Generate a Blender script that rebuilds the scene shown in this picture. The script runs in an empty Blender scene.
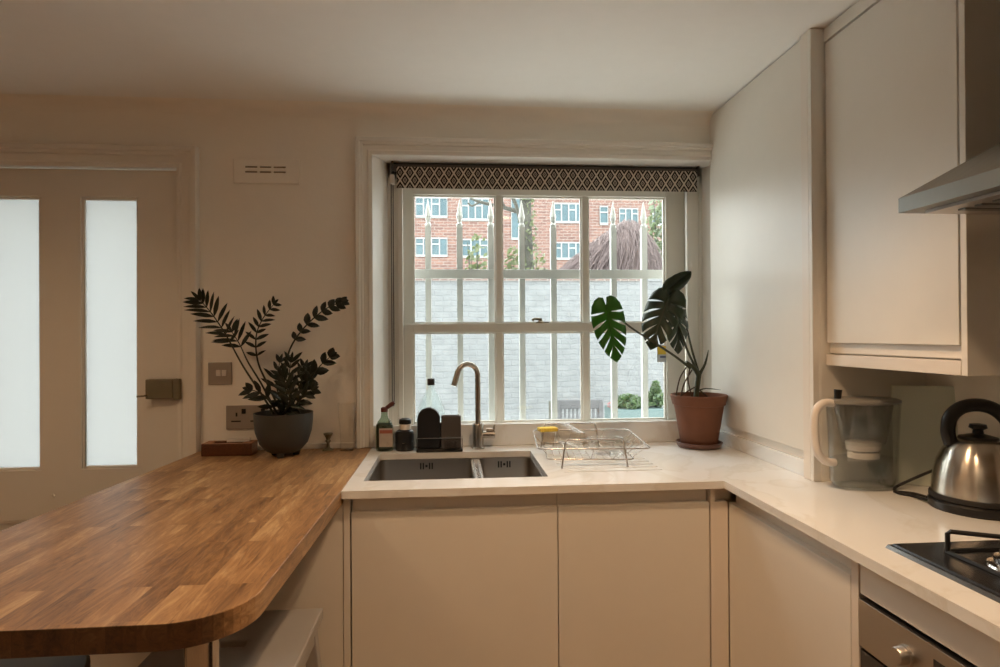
import bpy, bmesh, math, random
from mathutils import Vector, Matrix, noise
PI = math.pi
C = bpy.context.scene.collection
random.seed(7)

# ------------------------------------------------------------------ camera
CAMZ = 1.322
RX = Vector((0.99669656, -0.0809775, -0.0062133))
RD = Vector((-0.00592997, 0.00373885, -0.99997543))
RF = Vector((0.08099874, 0.99670892, 0.00324631))
CP = Vector((0, 0, CAMZ))
FPX = 605.0
def at(x, y, **k):
    """world point where the sight line of a measured point meets a world plane X=, Y= or Z="""
    d = RX * ((x - 500) / FPX) + RD * ((y - 333.5) / FPX) + RF
    (a, v), = k.items()
    i = 'XYZ'.index(a)
    return CP + d * ((v - CP[i]) / d[i])
cam = bpy.data.cameras.new('camera')
cam.sensor_width = 36; cam.lens = FPX * 36 / 1000; cam.clip_start = 0.02; cam.clip_end = 300
co = bpy.data.objects.new('camera', cam); C.objects.link(co)
m3 = Matrix((RX, -RD, -RF)).transposed()
co.matrix_world = Matrix.Translation(CP) @ m3.to_4x4()
bpy.context.scene.camera = co

# ------------------------------------------------------------------ materials
def mat(name, col, rough=0.5, metal=0.0, spec=0.5, noise_amt=0.0, noise_scale=20, bump=0.0, bump_scale=60, emit=None, trans=0, ior=1.45, coat=0):
    m = bpy.data.materials.new(name); m.use_nodes = True
    nt = m.node_tree; b = nt.nodes['Principled BSDF']
    b.inputs['Base Color'].default_value = (*col, 1)
    b.inputs['Roughness'].default_value = rough
    b.inputs['Metallic'].default_value = metal
    b.inputs['Specular IOR Level'].default_value = spec
    b.inputs['Transmission Weight'].default_value = trans
    b.inputs['IOR'].default_value = ior
    b.inputs['Coat Weight'].default_value = coat
    tc = nt.nodes.new('ShaderNodeTexCoord')
    n = nt.nodes.new('ShaderNodeTexNoise'); n.inputs['Scale'].default_value = noise_scale; n.inputs['Detail'].default_value = 4
    nt.links.new(tc.outputs['Object'], n.inputs['Vector'])
    amt = noise_amt or 0.02
    mx = nt.nodes.new('ShaderNodeMix'); mx.data_type = 'RGBA'
    mx.inputs[6].default_value = (*[c * (1 - amt) for c in col], 1)
    mx.inputs[7].default_value = (*[min(1, c * (1 + amt)) for c in col], 1)
    nt.links.new(n.outputs['Fac'], mx.inputs[0]); nt.links.new(mx.outputs[2], b.inputs['Base Color'])
    if bump:
        n2 = nt.nodes.new('ShaderNodeTexNoise'); n2.inputs['Scale'].default_value = bump_scale; n2.inputs['Detail'].default_value = 5
        nt.links.new(tc.outputs['Object'], n2.inputs['Vector'])
        bp = nt.nodes.new('ShaderNodeBump'); bp.inputs['Strength'].default_value = bump; bp.inputs['Distance'].default_value = 0.01
        nt.links.new(n2.outputs['Fac'], bp.inputs['Height']); nt.links.new(bp.outputs['Normal'], b.inputs['Normal'])
    if emit:
        b.inputs['Emission Color'].default_value = (*emit[0], 1); b.inputs['Emission Strength'].default_value = emit[1]
    return m

def ramp(nt, stops, interp='LINEAR'):
    r = nt.nodes.new('ShaderNodeValToRGB'); e = r.color_ramp.elements; r.color_ramp.interpolation = interp
    while len(e) < len(stops): e.new(0.5)
    for k, (p, c) in enumerate(stops):
        e[k].position = p; e[k].color = (*c, 1)
    return r

def oak_mat(name, dark=(.09, .045, .020), mid=(.34, .19, .085), light=(.62, .43, .22), stave=0.042):
    m = bpy.data.materials.new(name); m.use_nodes = True
    nt = m.node_tree; b = nt.nodes['Principled BSDF']; L = nt.links.new
    tc = nt.nodes.new('ShaderNodeTexCoord')
    mp = nt.nodes.new('ShaderNodeMapping'); mp.inputs['Rotation'].default_value = (0, 0, PI / 2)
    L(tc.outputs['Object'], mp.inputs['Vector'])
    br = nt.nodes.new('ShaderNodeTexBrick')
    br.inputs['Scale'].default_value = 1.0; br.inputs['Brick Width'].default_value = 0.34; br.inputs['Row Height'].default_value = stave
    br.inputs['Mortar Size'].default_value = 0.0006; br.inputs['Mortar Smooth'].default_value = 0.3
    br.inputs['Color1'].default_value = (0, 0, 0, 1); br.inputs['Color2'].default_value = (1, 1, 1, 1); br.inputs['Mortar'].default_value = (.18, .18, .18, 1)
    br.offset = 0.37; br.squash = 1.0
    L(mp.outputs['Vector'], br.inputs['Vector'])
    # grain : noise stretched along Y, shifted per stave
    add = nt.nodes.new('ShaderNodeVectorMath'); add.operation = 'MULTIPLY_ADD'
    add.inputs[1].default_value = (.21, .6, .9); L(br.outputs['Color'], add.inputs[0]); L(tc.outputs['Object'], add.inputs[2])
    mp2 = nt.nodes.new('ShaderNodeMapping'); mp2.inputs['Scale'].default_value = (26, 3.4, 26)
    L(add.outputs[0], mp2.inputs['Vector'])
    g = nt.nodes.new('ShaderNodeTexNoise'); g.inputs['Scale'].default_value = 2.0; g.inputs['Detail'].default_value = 12; g.inputs['Roughness'].default_value = .74; g.inputs['Distortion'].default_value = 1.6
    L(mp2.outputs['Vector'], g.inputs['Vector'])
    mp3 = nt.nodes.new('ShaderNodeMapping'); mp3.inputs['Scale'].default_value = (9, 1.3, 9)
    L(add.outputs[0], mp3.inputs['Vector'])
    g2 = nt.nodes.new('ShaderNodeTexNoise'); g2.inputs['Scale'].default_value = 1.0; g2.inputs['Detail'].default_value = 3; g2.inputs['Distortion'].default_value = .6
    L(mp3.outputs['Vector'], g2.inputs['Vector'])
    bw = nt.nodes.new('ShaderNodeSeparateColor'); L(br.outputs['Color'], bw.inputs[0])
    m1 = nt.nodes.new('ShaderNodeMath'); m1.operation = 'MULTIPLY_ADD'; m1.inputs[1].default_value = 0.07; L(bw.outputs[0], m1.inputs[0])
    m2 = nt.nodes.new('ShaderNodeMath'); m2.operation = 'MULTIPLY_ADD'; m2.inputs[1].default_value = 1.15; L(g.outputs['Fac'], m2.inputs[0])
    m3_ = nt.nodes.new('ShaderNodeMath'); m3_.operation = 'MULTIPLY_ADD'; m3_.inputs[1].default_value = 0.7; L(g2.outputs['Fac'], m3_.inputs[0]); m3_.inputs[2].default_value = -.48
    L(m3_.outputs[0], m2.inputs[2]); L(m2.outputs[0], m1.inputs[2])
    r = ramp(nt, [(.18, dark), (.50, mid), (.82, light)])
    L(m1.outputs[0], r.inputs[0])
    sn = nt.nodes.new('ShaderNodeSeparateXYZ'); L(tc.outputs['Normal'], sn.inputs[0])   # darker end grain, with the near edge's shade painted into it
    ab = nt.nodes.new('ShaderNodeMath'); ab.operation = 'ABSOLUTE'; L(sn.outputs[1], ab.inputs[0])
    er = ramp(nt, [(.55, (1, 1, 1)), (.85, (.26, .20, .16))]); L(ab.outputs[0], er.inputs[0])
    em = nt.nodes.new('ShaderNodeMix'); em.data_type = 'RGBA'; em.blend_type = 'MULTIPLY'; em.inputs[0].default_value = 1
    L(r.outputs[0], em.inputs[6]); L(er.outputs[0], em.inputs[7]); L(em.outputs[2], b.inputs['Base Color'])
    b.inputs['Roughness'].default_value = .42
    rr = nt.nodes.new('ShaderNodeMath'); rr.operation = 'MULTIPLY_ADD'; rr.inputs[1].default_value = .25; rr.inputs[2].default_value = .27
    L(g.outputs['Fac'], rr.inputs[0]); L(rr.outputs[0], b.inputs['Roughness'])
    bp = nt.nodes.new('ShaderNodeBump'); bp.inputs['Strength'].default_value = .12; bp.inputs['Distance'].default_value = .004
    L(g.outputs['Fac'], bp.inputs['Height']); L(bp.outputs['Normal'], b.inputs['Normal'])
    return m

def quartz_mat():
    m = bpy.data.materials.new('quartz'); m.use_nodes = True
    nt = m.node_tree; b = nt.nodes['Principled BSDF']; L = nt.links.new
    tc = nt.nodes.new('ShaderNodeTexCoord')
    n = nt.nodes.new('ShaderNodeTexNoise'); n.inputs['Scale'].default_value = 2.6; n.inputs['Detail'].default_value = 7; n.inputs['Distortion'].default_value = 1.6
    L(tc.outputs['Object'], n.inputs['Vector'])
    r = ramp(nt, [(.0, (.79, .80, .80)), (.465, (.79, .80, .80)), (.50, (.725, .72, .695)), (.53, (.77, .765, .745)), (1, (.82, .825, .825))])
    L(n.outputs['Fac'], r.inputs[0]); L(r.outputs[0], b.inputs['Base Color'])
    n2 = nt.nodes.new('ShaderNodeTexNoise'); n2.inputs['Scale'].default_value = 9
    L(tc.outputs['Object'], n2.inputs['Vector'])
    mr = nt.nodes.new('ShaderNodeMath'); mr.operation = 'MULTIPLY_ADD'; mr.inputs[1].default_value = .12; mr.inputs[2].default_value = .12
    L(n2.outputs['Fac'], mr.inputs[0]); L(mr.outputs[0], b.inputs['Roughness'])
    return m

def brick_mat(name, c1, c2, mortar, w=.225, h=.075, msize=.012, bump=.6, axes='XZ', rough=.85, wob=0):
    m = bpy.data.materials.new(name); m.use_nodes = True
    nt = m.node_tree; b = nt.nodes['Principled BSDF']; L = nt.links.new
    tc = nt.nodes.new('ShaderNodeTexCoord'); sp = nt.nodes.new('ShaderNodeSeparateXYZ'); cb = nt.nodes.new('ShaderNodeCombineXYZ')
    L(tc.outputs['Object'], sp.inputs[0])
    L(sp.outputs['XYZ'.index(axes[0])], cb.inputs[0]); L(sp.outputs['XYZ'.index(axes[1])], cb.inputs[1])
    src = cb.outputs[0]
    n = nt.nodes.new('ShaderNodeTexNoise'); n.inputs['Scale'].default_value = 6; n.inputs['Detail'].default_value = 5
    L(tc.outputs['Object'], n.inputs['Vector'])
    if wob:
        vm = nt.nodes.new('ShaderNodeVectorMath'); vm.operation = 'MULTIPLY_ADD'; vm.inputs[1].default_value = (wob, wob, 0)
        L(n.outputs['Color'], vm.inputs[0]); L(src, vm.inputs[2]); src = vm.outputs[0]
    br = nt.nodes.new('ShaderNodeTexBrick'); br.inputs['Scale'].default_value = 1
    br.inputs['Brick Width'].default_value = w; br.inputs['Row Height'].default_value = h; br.inputs['Mortar Size'].default_value = msize
    br.inputs['Mortar Smooth'].default_value = .4
    br.inputs['Color1'].default_value = (*c1, 1); br.inputs['Color2'].default_value = (*c2, 1); br.inputs['Mortar'].default_value = (*mortar, 1)
    L(src, br.inputs['Vector'])
    mx = nt.nodes.new('ShaderNodeMix'); mx.data_type = 'RGBA'; mx.blend_type = 'MULTIPLY'; mx.inputs[0].default_value = .5
    r = ramp(nt, [(.3, (.6, .6, .6)), (.7, (1, 1, 1))]); L(n.outputs['Fac'], r.inputs[0])
    L(br.outputs['Color'], mx.inputs[6]); L(r.outputs[0], mx.inputs[7]); L(mx.outputs[2], b.inputs['Base Color'])
    b.inputs['Roughness'].default_value = rough
    sub = nt.nodes.new('ShaderNodeMath'); sub.operation = 'MULTIPLY_ADD'; sub.inputs[1].default_value = -1.0
    n3 = nt.nodes.new('ShaderNodeTexNoise'); n3.inputs['Scale'].default_value = 14; n3.inputs['Detail'].default_value = 5; L(tc.outputs['Object'], n3.inputs['Vector'])
    L(br.outputs['Fac'], sub.inputs[0]); L(n3.outputs['Fac'], sub.inputs[2])
    bp = nt.nodes.new('ShaderNodeBump'); bp.inputs['Strength'].default_value = bump; bp.inputs['Distance'].default_value = .02
    L(sub.outputs[0], bp.inputs['Height']); L(bp.outputs['Normal'], b.inputs['Normal'])
    return m

def pane_mat(name, tint=(1, 1, 1), gloss=.08, rough=0.0, milk=0.0, milkcol=(.8, .85, .86)):
    """thin window glass: clear with a reflection that grows at grazing angles"""
    m = bpy.data.materials.new(name); m.use_nodes = True
    nt = m.node_tree; L = nt.links.new; nt.nodes.remove(nt.nodes['Principled BSDF'])
    out = nt.nodes['Material Output']
    t = nt.nodes.new('ShaderNodeBsdfTransparent'); t.inputs[0].default_value = (*tint, 1)
    g = nt.nodes.new('ShaderNodeBsdfGlossy'); g.inputs['Roughness'].default_value = rough
    lw = nt.nodes.new('ShaderNodeLayerWeight'); lw.inputs[0].default_value = .5
    pw = nt.nodes.new('ShaderNodeMath'); pw.operation = 'POWER'; pw.inputs[1].default_value = 4.0; L(lw.outputs['Facing'], pw.inputs[0])
    fr = nt.nodes.new('ShaderNodeMath'); fr.operation = 'MULTIPLY_ADD'; fr.inputs[1].default_value = .75; fr.inputs[2].default_value = gloss * .5; L(pw.outputs[0], fr.inputs[0])
    tc = nt.nodes.new('ShaderNodeTexCoord'); nz = nt.nodes.new('ShaderNodeTexNoise'); nz.inputs['Scale'].default_value = 3
    L(tc.outputs['Object'], nz.inputs['Vector'])
    ad = nt.nodes.new('ShaderNodeMath'); ad.operation = 'MULTIPLY_ADD'; ad.inputs[1].default_value = .01; L(nz.outputs['Fac'], ad.inputs[0]); L(fr.outputs[0], ad.inputs[2])
    mx = nt.nodes.new('ShaderNodeMixShader'); L(ad.outputs[0], mx.inputs[0]); L(t.outputs[0], mx.inputs[1]); L(g.outputs[0], mx.inputs[2])
    if milk:
        tl = nt.nodes.new('ShaderNodeBsdfTranslucent'); tl.inputs[0].default_value = (*milkcol, 1)
        m2 = nt.nodes.new('ShaderNodeMixShader'); m2.inputs[0].default_value = milk
        L(mx.outputs[0], m2.inputs[1]); L(tl.outputs[0], m2.inputs[2]); L(m2.outputs[0], out.inputs[0]); return m
    L(mx.outputs[0], out.inputs[0])
    return m

def frosted_mat():
    m = bpy.data.materials.new('frosted_glass'); m.use_nodes = True
    nt = m.node_tree; L = nt.links.new; b = nt.nodes['Principled BSDF']; out = nt.nodes['Material Output']
    b.inputs['Base Color'].default_value = (.85, .88, .9, 1); b.inputs['Roughness'].default_value = .35
    t = nt.nodes.new('ShaderNodeBsdfTranslucent'); t.inputs[0].default_value = (.43, .44, .44, 1)
    tc = nt.nodes.new('ShaderNodeTexCoord'); nz = nt.nodes.new('ShaderNodeTexNoise'); nz.inputs['Scale'].default_value = 300
    L(tc.outputs['Object'], nz.inputs['Vector'])
    bp = nt.nodes.new('ShaderNodeBump'); bp.inputs['Strength'].default_value = .1; L(nz.outputs['Fac'], bp.inputs['Height']); L(bp.outputs[0], b.inputs['Normal'])
    mx = nt.nodes.new('ShaderNodeMixShader'); mx.inputs[0].default_value = .93
    L(b.outputs[0], mx.inputs[1]); L(t.outputs[0], mx.inputs[2]); L(mx.outputs[0], out.inputs[0])
    return m

def brushed_mat(name, col=(.55, .52, .48), rough=.3, sc=(2, 2, 400), var=.12):
    m = bpy.data.materials.new(name); m.use_nodes = True
    nt = m.node_tree; b = nt.nodes['Principled BSDF']; L = nt.links.new
    b.inputs['Base Color'].default_value = (*col, 1); b.inputs['Metallic'].default_value = 1
    tc = nt.nodes.new('ShaderNodeTexCoord'); mp = nt.nodes.new('ShaderNodeMapping'); mp.inputs['Scale'].default_value = sc
    n = nt.nodes.new('ShaderNodeTexNoise'); n.inputs['Scale'].default_value = 1; n.inputs['Detail'].default_value = 3
    L(tc.outputs['Object'], mp.inputs[0]); L(mp.outputs[0], n.inputs['Vector'])
    mr = nt.nodes.new('ShaderNodeMath'); mr.operation = 'MULTIPLY_ADD'; mr.inputs[1].default_value = var; mr.inputs[2].default_value = rough - var / 2
    L(n.outputs['Fac'], mr.inputs[0]); L(mr.outputs[0], b.inputs['Roughness'])
    return m

def kettle_steel():
    m = brushed_mat('kettle_steel', (.58, .54, .48), .24, (3, 3, 500)); nt = m.node_tree; b = nt.nodes['Principled BSDF']
    t = nt.nodes.new('ShaderNodeTangent'); t.direction_type = 'RADIAL'; t.axis = 'Z'
    b.inputs['Anisotropic'].default_value = .85; nt.links.new(t.outputs[0], b.inputs['Tangent']); b.inputs['Anisotropic Rotation'].default_value = .25
    return m

def blind_mat(px=.0375, pz=.058):
    m = bpy.data.materials.new('blind_fabric'); m.use_nodes = True
    nt = m.node_tree; b = nt.nodes['Principled BSDF']; L = nt.links.new
    tc = nt.nodes.new('ShaderNodeTexCoord'); sp = nt.nodes.new('ShaderNodeSeparateXYZ'); L(tc.outputs['Object'], sp.inputs[0])
    def M(op, a, bb=None, c=None):
        n = nt.nodes.new('ShaderNodeMath'); n.operation = op
        for i, v in enumerate((a, bb, c)):
            if v is None: continue
            if isinstance(v, (int, float)): n.inputs[i].default_value = v
            else: L(v, n.inputs[i])
        return n.outputs[0]
    def lat(s, p, off):
        f = M('FRACT', M('MULTIPLY_ADD', s, 1 / p, off)); return M('ABSOLUTE', M('SUBTRACT', f, .5))
    d = M('ADD', lat(sp.outputs[0], px, 10.0), lat(sp.outputs[2], pz, 10.25))
    k = M('MINIMUM', d, M('SUBTRACT', 1.0, d))
    dk = (.018, .014, .012); lt = (.60, .54, .46)
    r = ramp(nt, [(0, (.30, .26, .22)), (.07, dk), (.15, lt), (.21, dk), (.41, lt)], 'CONSTANT')
    L(k, r.inputs[0]); L(r.outputs[0], b.inputs['Base Color']); b.inputs['Roughness'].default_value = .9
    return m

def leaf_mat(name, c1, c2, rough=.35, trans=.25):
    m = bpy.data.materials.new(name); m.use_nodes = True
    nt = m.node_tree; b = nt.nodes['Principled BSDF']; L = nt.links.new; out = nt.nodes['Material Output']
    tc = nt.nodes.new('ShaderNodeTexCoord'); n = nt.nodes.new('ShaderNodeTexNoise'); n.inputs['Scale'].default_value = 18; n.inputs['Detail'].default_value = 3
    L(tc.outputs['Object'], n.inputs['Vector'])
    r = ramp(nt, [(.3, c1), (.7, c2)]); L(n.outputs['Fac'], r.inputs[0]); L(r.outputs[0], b.inputs['Base Color'])
    b.inputs['Roughness'].default_value = rough
    t = nt.nodes.new('ShaderNodeBsdfTranslucent'); t.inputs[0].default_value = (c2[0] * 1.6, c2[1] * 2.0, c2[2] * .8, 1)
    mx = nt.nodes.new('ShaderNodeMixShader'); mx.inputs[0].default_value = trans
    L(b.outputs[0], mx.inputs[1]); L(t.outputs[0], mx.inputs[2]); L(mx.outputs[0], out.inputs[0])
    return m

M = {}
M['wall'] = mat('wall_paint', (.88, .84, .765), .85, bump=.05, bump_scale=90)
M['ceiling'] = mat('ceiling_paint', (.86, .855, .83), .9)
M['trimw'] = mat('trim_paint', (.78, .75, .69), .5)
M['sash'] = mat('sash_paint', (.72, .70, .64), .45)
M['cab'] = mat('cabinet_laminate', (.76, .73, .67), .42)
M['cabedge'] = mat('cabinet_edge', (.76, .70, .63), .4)
M['rail'] = mat('handle_channel', (.80, .76, .70), .4)
M['shadowgap'] = mat('gap_board', (.10, .07, .05), .7)
M['quartz'] = quartz_mat()
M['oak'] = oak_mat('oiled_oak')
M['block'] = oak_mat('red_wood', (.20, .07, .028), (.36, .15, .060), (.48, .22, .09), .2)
M['steel'] = brushed_mat('brushed_steel', (.50, .47, .44), .33)
M['steel_sink'] = brushed_mat('sink_steel', (.36, .33, .30), .34, (300, 3, 3), .03)
M['chrome'] = mat('chrome', (.62, .58, .54), .16, 1)
M['nickel'] = mat('brushed_nickel', (.36, .33, .29), .26, 1)
M['wire'] = mat('plated_wire', (.50, .46, .42), .25, 1)
M['hood'] = brushed_mat('hood_steel', (.24, .24, .225), .40, (3, 300, 3))
M['black'] = mat('black_plastic', (.012, .011, .011), .35)
M['blackmatt'] = mat('black_rubber', (.014, .012, .011), .7)
M['dkgrey'] = mat('dark_grey_plastic', (.055, .048, .045), .5)
M['grey'] = mat('grey_plastic', (.075, .063, .056), .35)
M['cast'] = mat('enamelled_wire', (.012, .012, .013), .4)
M['glassblack'] = mat('black_glass', (.012, .012, .014), .08, coat=.6)
M['hobglass'] = mat('hob_enamel', (.025, .026, .03), .22, .3)
M['terra'] = mat('terracotta', (.145, .056, .028), .8, noise_amt=.25, noise_scale=14, bump=.1)
M['saucer'] = mat('glazed_saucer', (.12, .055, .04), .35)
M['soil'] = mat('soil', (.03, .018, .011), .95, noise_amt=.5, noise_scale=90, bump=1, bump_scale=120)
M['zzpot'] = mat('slate_glaze', (.050, .050, .046), .5, noise_amt=.15)
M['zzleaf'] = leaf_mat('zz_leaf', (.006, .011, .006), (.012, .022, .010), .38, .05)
M['zzstem'] = mat('zz_stem', (.03, .03, .014), .5)
M['mon_dark'] = leaf_mat('monstera_dark', (.010, .022, .009), (.019, .04, .014), .42, .12)
M['mon_green'] = leaf_mat('monstera_green', (.025, .075, .018), (.045, .125, .028), .32, .45)
M['monstem'] = mat('monstera_stem', (.035, .04, .016), .5, noise_amt=.3)
M['root'] = mat('aerial_root', (.06, .035, .018), .8)
M['white_pl'] = mat('white_plastic', (.74, .69, .64), .4)
M['switch'] = mat('satin_plate', (.36, .31, .26), .4, .35)
M['lock'] = mat('aged_brass', (.20, .17, .11), .5, .55, noise_amt=.2)
M['glass'] = pane_mat('window_glass', (.97, .985, .98), .07)
M['jugglass'] = pane_mat('jug_plastic', (.955, .96, .955), .10, .08, .05, (.7, .72, .70))
M['tumbler'] = pane_mat('clear_glass', (.985, .98, .97), .03, .02)
M['bottleclear'] = pane_mat('clear_bottle', (.90, .94, .94), .09, .03, .22, (.80, .88, .89))
M['bottlegreen'] = pane_mat('green_bottle', (.62, .70, .60), .09, .05)
M['soapgreen'] = mat('green_soap', (.04, .055, .04), .3)
M['label'] = mat('paper_label', (.42, .36, .31), .6, noise_amt=.25, noise_scale=60)
M['labelred'] = mat('label_red', (.32, .10, .07), .6)
M['redcap'] = mat('red_cap', (.10, .018, .012), .35)
M['board_glass'] = mat('frosted_board', (.60, .64, .56), .45)
M['yellow'] = mat('yellow_sponge', (.80, .58, .08), .9, noise_amt=.15, bump=.6, bump_scale=200)
M['amber'] = pane_mat('tub_plastic', (.93, .90, .86), .04, .35)
M['stool'] = mat('stool_white', (.36, .35, .34), .35)
M['stooldark'] = mat('stool_dark', (.05, .042, .036), .5)
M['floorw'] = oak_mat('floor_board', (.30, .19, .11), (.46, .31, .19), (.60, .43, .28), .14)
M['frost'] = frosted_mat()
M['blind'] = blind_mat()
M['blindtube'] = mat('blind_headrail', (.06, .05, .045), .5)
M['railing'] = mat('railing_paint', (.43, .44, .43), .5)
M['wbrick'] = brick_mat('painted_brick', (.142, .148, .151), (.132, .139, .143), (.133, .140, .145), bump=.55, h=.072, wob=.06)
M['rbrick'] = brick_mat('red_brick', (.150, .078, .060), (.092, .046, .038), (.165, .130, .115), w=.6, h=.2, msize=.035, bump=.2, wob=.15)
M['rbrick_s'] = brick_mat('coping_brick', (.126, .084, .071), (.092, .063, .055), (.168, .147, .134), w=.11, h=.2, bump=.5)
M['winw'] = mat('building_window_frame', (.17, .18, .18), .5)
M['winglass'] = mat('building_window_glass', (.060, .092, .105), .5, 0, .15, noise_amt=.4, noise_scale=1.2)
M['thatch'] = mat('dry_vine', (.113, .084, .080), .95, noise_amt=.5, noise_scale=9, bump=1, bump_scale=22)
M['twig'] = mat('dry_twigs', (.115, .088, .086), .9, noise_amt=.5, noise_scale=12)
M['bark'] = mat('bark', (.045, .044, .036), .95, noise_amt=.97, noise_scale=3.5, bump=1, bump_scale=9)
M['ivy'] = leaf_mat('ivy', (.045, .055, .032), (.095, .105, .058), .6, .2)
M['hedge'] = leaf_mat('pale_foliage', (.060, .078, .055), (.15, .17, .13), .6, .2)
M['herb'] = leaf_mat('garden_plant', (.030, .058, .028), (.075, .105, .055), .6, .2)
M['planter'] = mat('planter_teal', (.060, .092, .092), .7)
M['chairw'] = mat('weathered_teak', (.050, .050, .053), .8, noise_amt=.2)
M['redflower'] = mat('red_petals', (.20, .03, .03), .6)
M['paving'] = mat('paving', (.75, .74, .71), .9, noise_amt=.15)
M['lampglow'] = mat('lamp_glow', (1, .8, .55), .5, emit=((1, .74, .45), 12))
M['water'] = pane_mat('water_glass', (.93, .95, .94), .06, .02)

# ------------------------------------------------------------------ mesh builder
class MB:
    def __init__(s): s.bm = bmesh.new()
    def quad(s, *p): return s.bm.faces.new([s.bm.verts.new(q) for q in p])
    def box(s, x0, x1, y0, y1, z0, z1, rz=0, c=None):
        vs = [Vector((x, y, z)) for z in (z0, z1) for y in (y0, y1) for x in (x0, x1)]
        if rz:
            c = Vector(c) if c else Vector(((x0 + x1) / 2, (y0 + y1) / 2, 0)); R = Matrix.Rotation(rz, 3, 'Z')
            vs = [R @ (v - c) + c for v in vs]
        v = [s.bm.verts.new(q) for q in vs]
        for f in ((0, 2, 3, 1), (4, 5, 7, 6), (0, 1, 5, 4), (2, 6, 7, 3), (0, 4, 6, 2), (1, 3, 7, 5)):
            s.bm.faces.new([v[i] for i in f])
        return s
    def loft(s, rings, cap=True, closed=True):
        R = [[s.bm.verts.new(p) for p in r] for r in rings]
        n = len(R[0])
        for a, b in zip(R, R[1:]):
            for i in range(n if closed else n - 1):
                j = (i + 1) % n
                s.bm.faces.new((a[i], a[j], b[j], b[i]))
        if cap and closed:
            s.bm.faces.new(list(reversed(R[0]))); s.bm.faces.new(R[-1])
        return s
    def lathe(s, prof, c=(0, 0, 0), n=40, cap=True, sx=1, sy=1):
        """prof: (r, z) list"""
        return s.loft([[(c[0] + r * sx * math.cos(2 * PI * i / n), c[1] + r * sy * math.sin(2 * PI * i / n), c[2] + z) for i in range(n)] for r, z in prof], cap)
    def tube(s, pts, r, n=8, cap=True, closed=False, flat=1.0):
        pts = [Vector(p) for p in pts]; rr = r if isinstance(r, (list, tuple)) else [r] * len(pts)
        rings = []; up = None; N = len(pts)
        for i, p in enumerate(pts):
            if closed: t = pts[(i + 1) % N] - pts[i - 1]
            else: t = pts[min(i + 1, N - 1)] - pts[max(i - 1, 0)]
            if t.length < 1e-9: t = Vector((0, 0, 1))
            t.normalize()
            if up is None: up = Vector((0, 0, 1)) if abs(t.z) < .9 else Vector((1, 0, 0))
            u = up - t * up.dot(t)
            if u.length < 1e-6: u = t.orthogonal()
            u.normalize(); up = u; w = t.cross(u)
            rings.append([p + (u * math.cos(2 * PI * k / n) * flat + w * math.sin(2 * PI * k / n)) * rr[i] for k in range(n)])
        if closed:
            rings.append(rings[0]); return s.loft(rings, False)
        return s.loft(rings, cap)
    def prism(s, poly, z0, z1, ax='Z'):
        """poly in the plane across ax, extruded along ax"""
        def P(a, b, h): return {'Z': (a, b, h), 'X': (h, a, b), 'Y': (a, h, b)}[ax]
        lo = [s.bm.verts.new(P(a, b, z0)) for a, b in poly]; hi = [s.bm.verts.new(P(a, b, z1)) for a, b in poly]
        s.bm.faces.new(lo); s.bm.faces.new(hi); n = len(poly)
        for i in range(n): s.bm.faces.new((lo[i], lo[(i + 1) % n], hi[(i + 1) % n], hi[i]))
        return s
    def cells(s, xs, ys, top, z0, ax='Z'):
        """slab on a grid; top(i,j) gives the cell's upper level or None for a hole"""
        def P(a, b, h): return {'Z': (a, b, h), 'Y': (a, h, b)}[ax]
        nx, ny = len(xs) - 1, len(ys) - 1
        g = lambda i, j: top(i, j) if 0 <= i < nx and 0 <= j < ny else None
        for i in range(nx):
            for j in range(ny):
                h = g(i, j)
                if h is None: continue
                x0, x1, y0, y1 = xs[i], xs[i + 1], ys[j], ys[j + 1]
                s.quad(P(x0, y0, h), P(x1, y0, h), P(x1, y1, h), P(x0, y1, h))
                s.quad(P(x0, y0, z0), P(x0, y1, z0), P(x1, y1, z0), P(x1, y0, z0))
                for (di, dj), (a, b) in {(-1, 0): ((x0, y1), (x0, y0)), (1, 0): ((x1, y0), (x1, y1)), (0, -1): ((x0, y0), (x1, y0)), (0, 1): ((x1, y1), (x0, y1))}.items():
                    o = g(i + di, j + dj); lo = z0 if o is None else o
                    if (h - lo) * (1 if h > z0 else -1) > 1e-6: s.quad(P(*a, lo), P(*b, lo), P(*b, h), P(*a, h))
        return s
    def build(s, name, m, parent=None, smooth=None, bevel=0, seg=2, label=None, solid=0, sub=0):
        bm = s.bm
        bmesh.ops.remove_doubles(bm, verts=bm.verts, dist=1e-6)
        bmesh.ops.recalc_face_normals(bm, faces=bm.faces)
        me = bpy.data.meshes.new(name)
        if parent is None:
            xs = [v.co.x for v in bm.verts]; ys = [v.co.y for v in bm.verts]; zs = [v.co.z for v in bm.verts]
            off = Vector(((min(xs) + max(xs)) / 2, (min(ys) + max(ys)) / 2, min(zs)))
        else:
            off = Vector(); p = parent
            while p: off += p.location; p = p.parent
        for v in bm.verts: v.co -= off
        bm.to_mesh(me); bm.free()
        o = bpy.data.objects.new(name, me); C.objects.link(o)
        if parent is None: o.location = off
        else: o.parent = parent
        me.materials.append(m)
        if smooth is not None:
            me.shade_smooth(); me.set_sharp_from_angle(angle=math.radians(smooth))
        if solid:
            d = o.modifiers.new('solid', 'SOLIDIFY'); d.thickness = solid
        if sub:
            d = o.modifiers.new('sub', 'SUBSURF'); d.levels = sub; d.render_levels = sub
        if bevel:
            d = o.modifiers.new('bevel', 'BEVEL'); d.width = bevel; d.segments = seg; d.limit_method = 'ANGLE'; d.angle_limit = math.radians(40)
        if label: o['label'] = label
        return o

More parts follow.
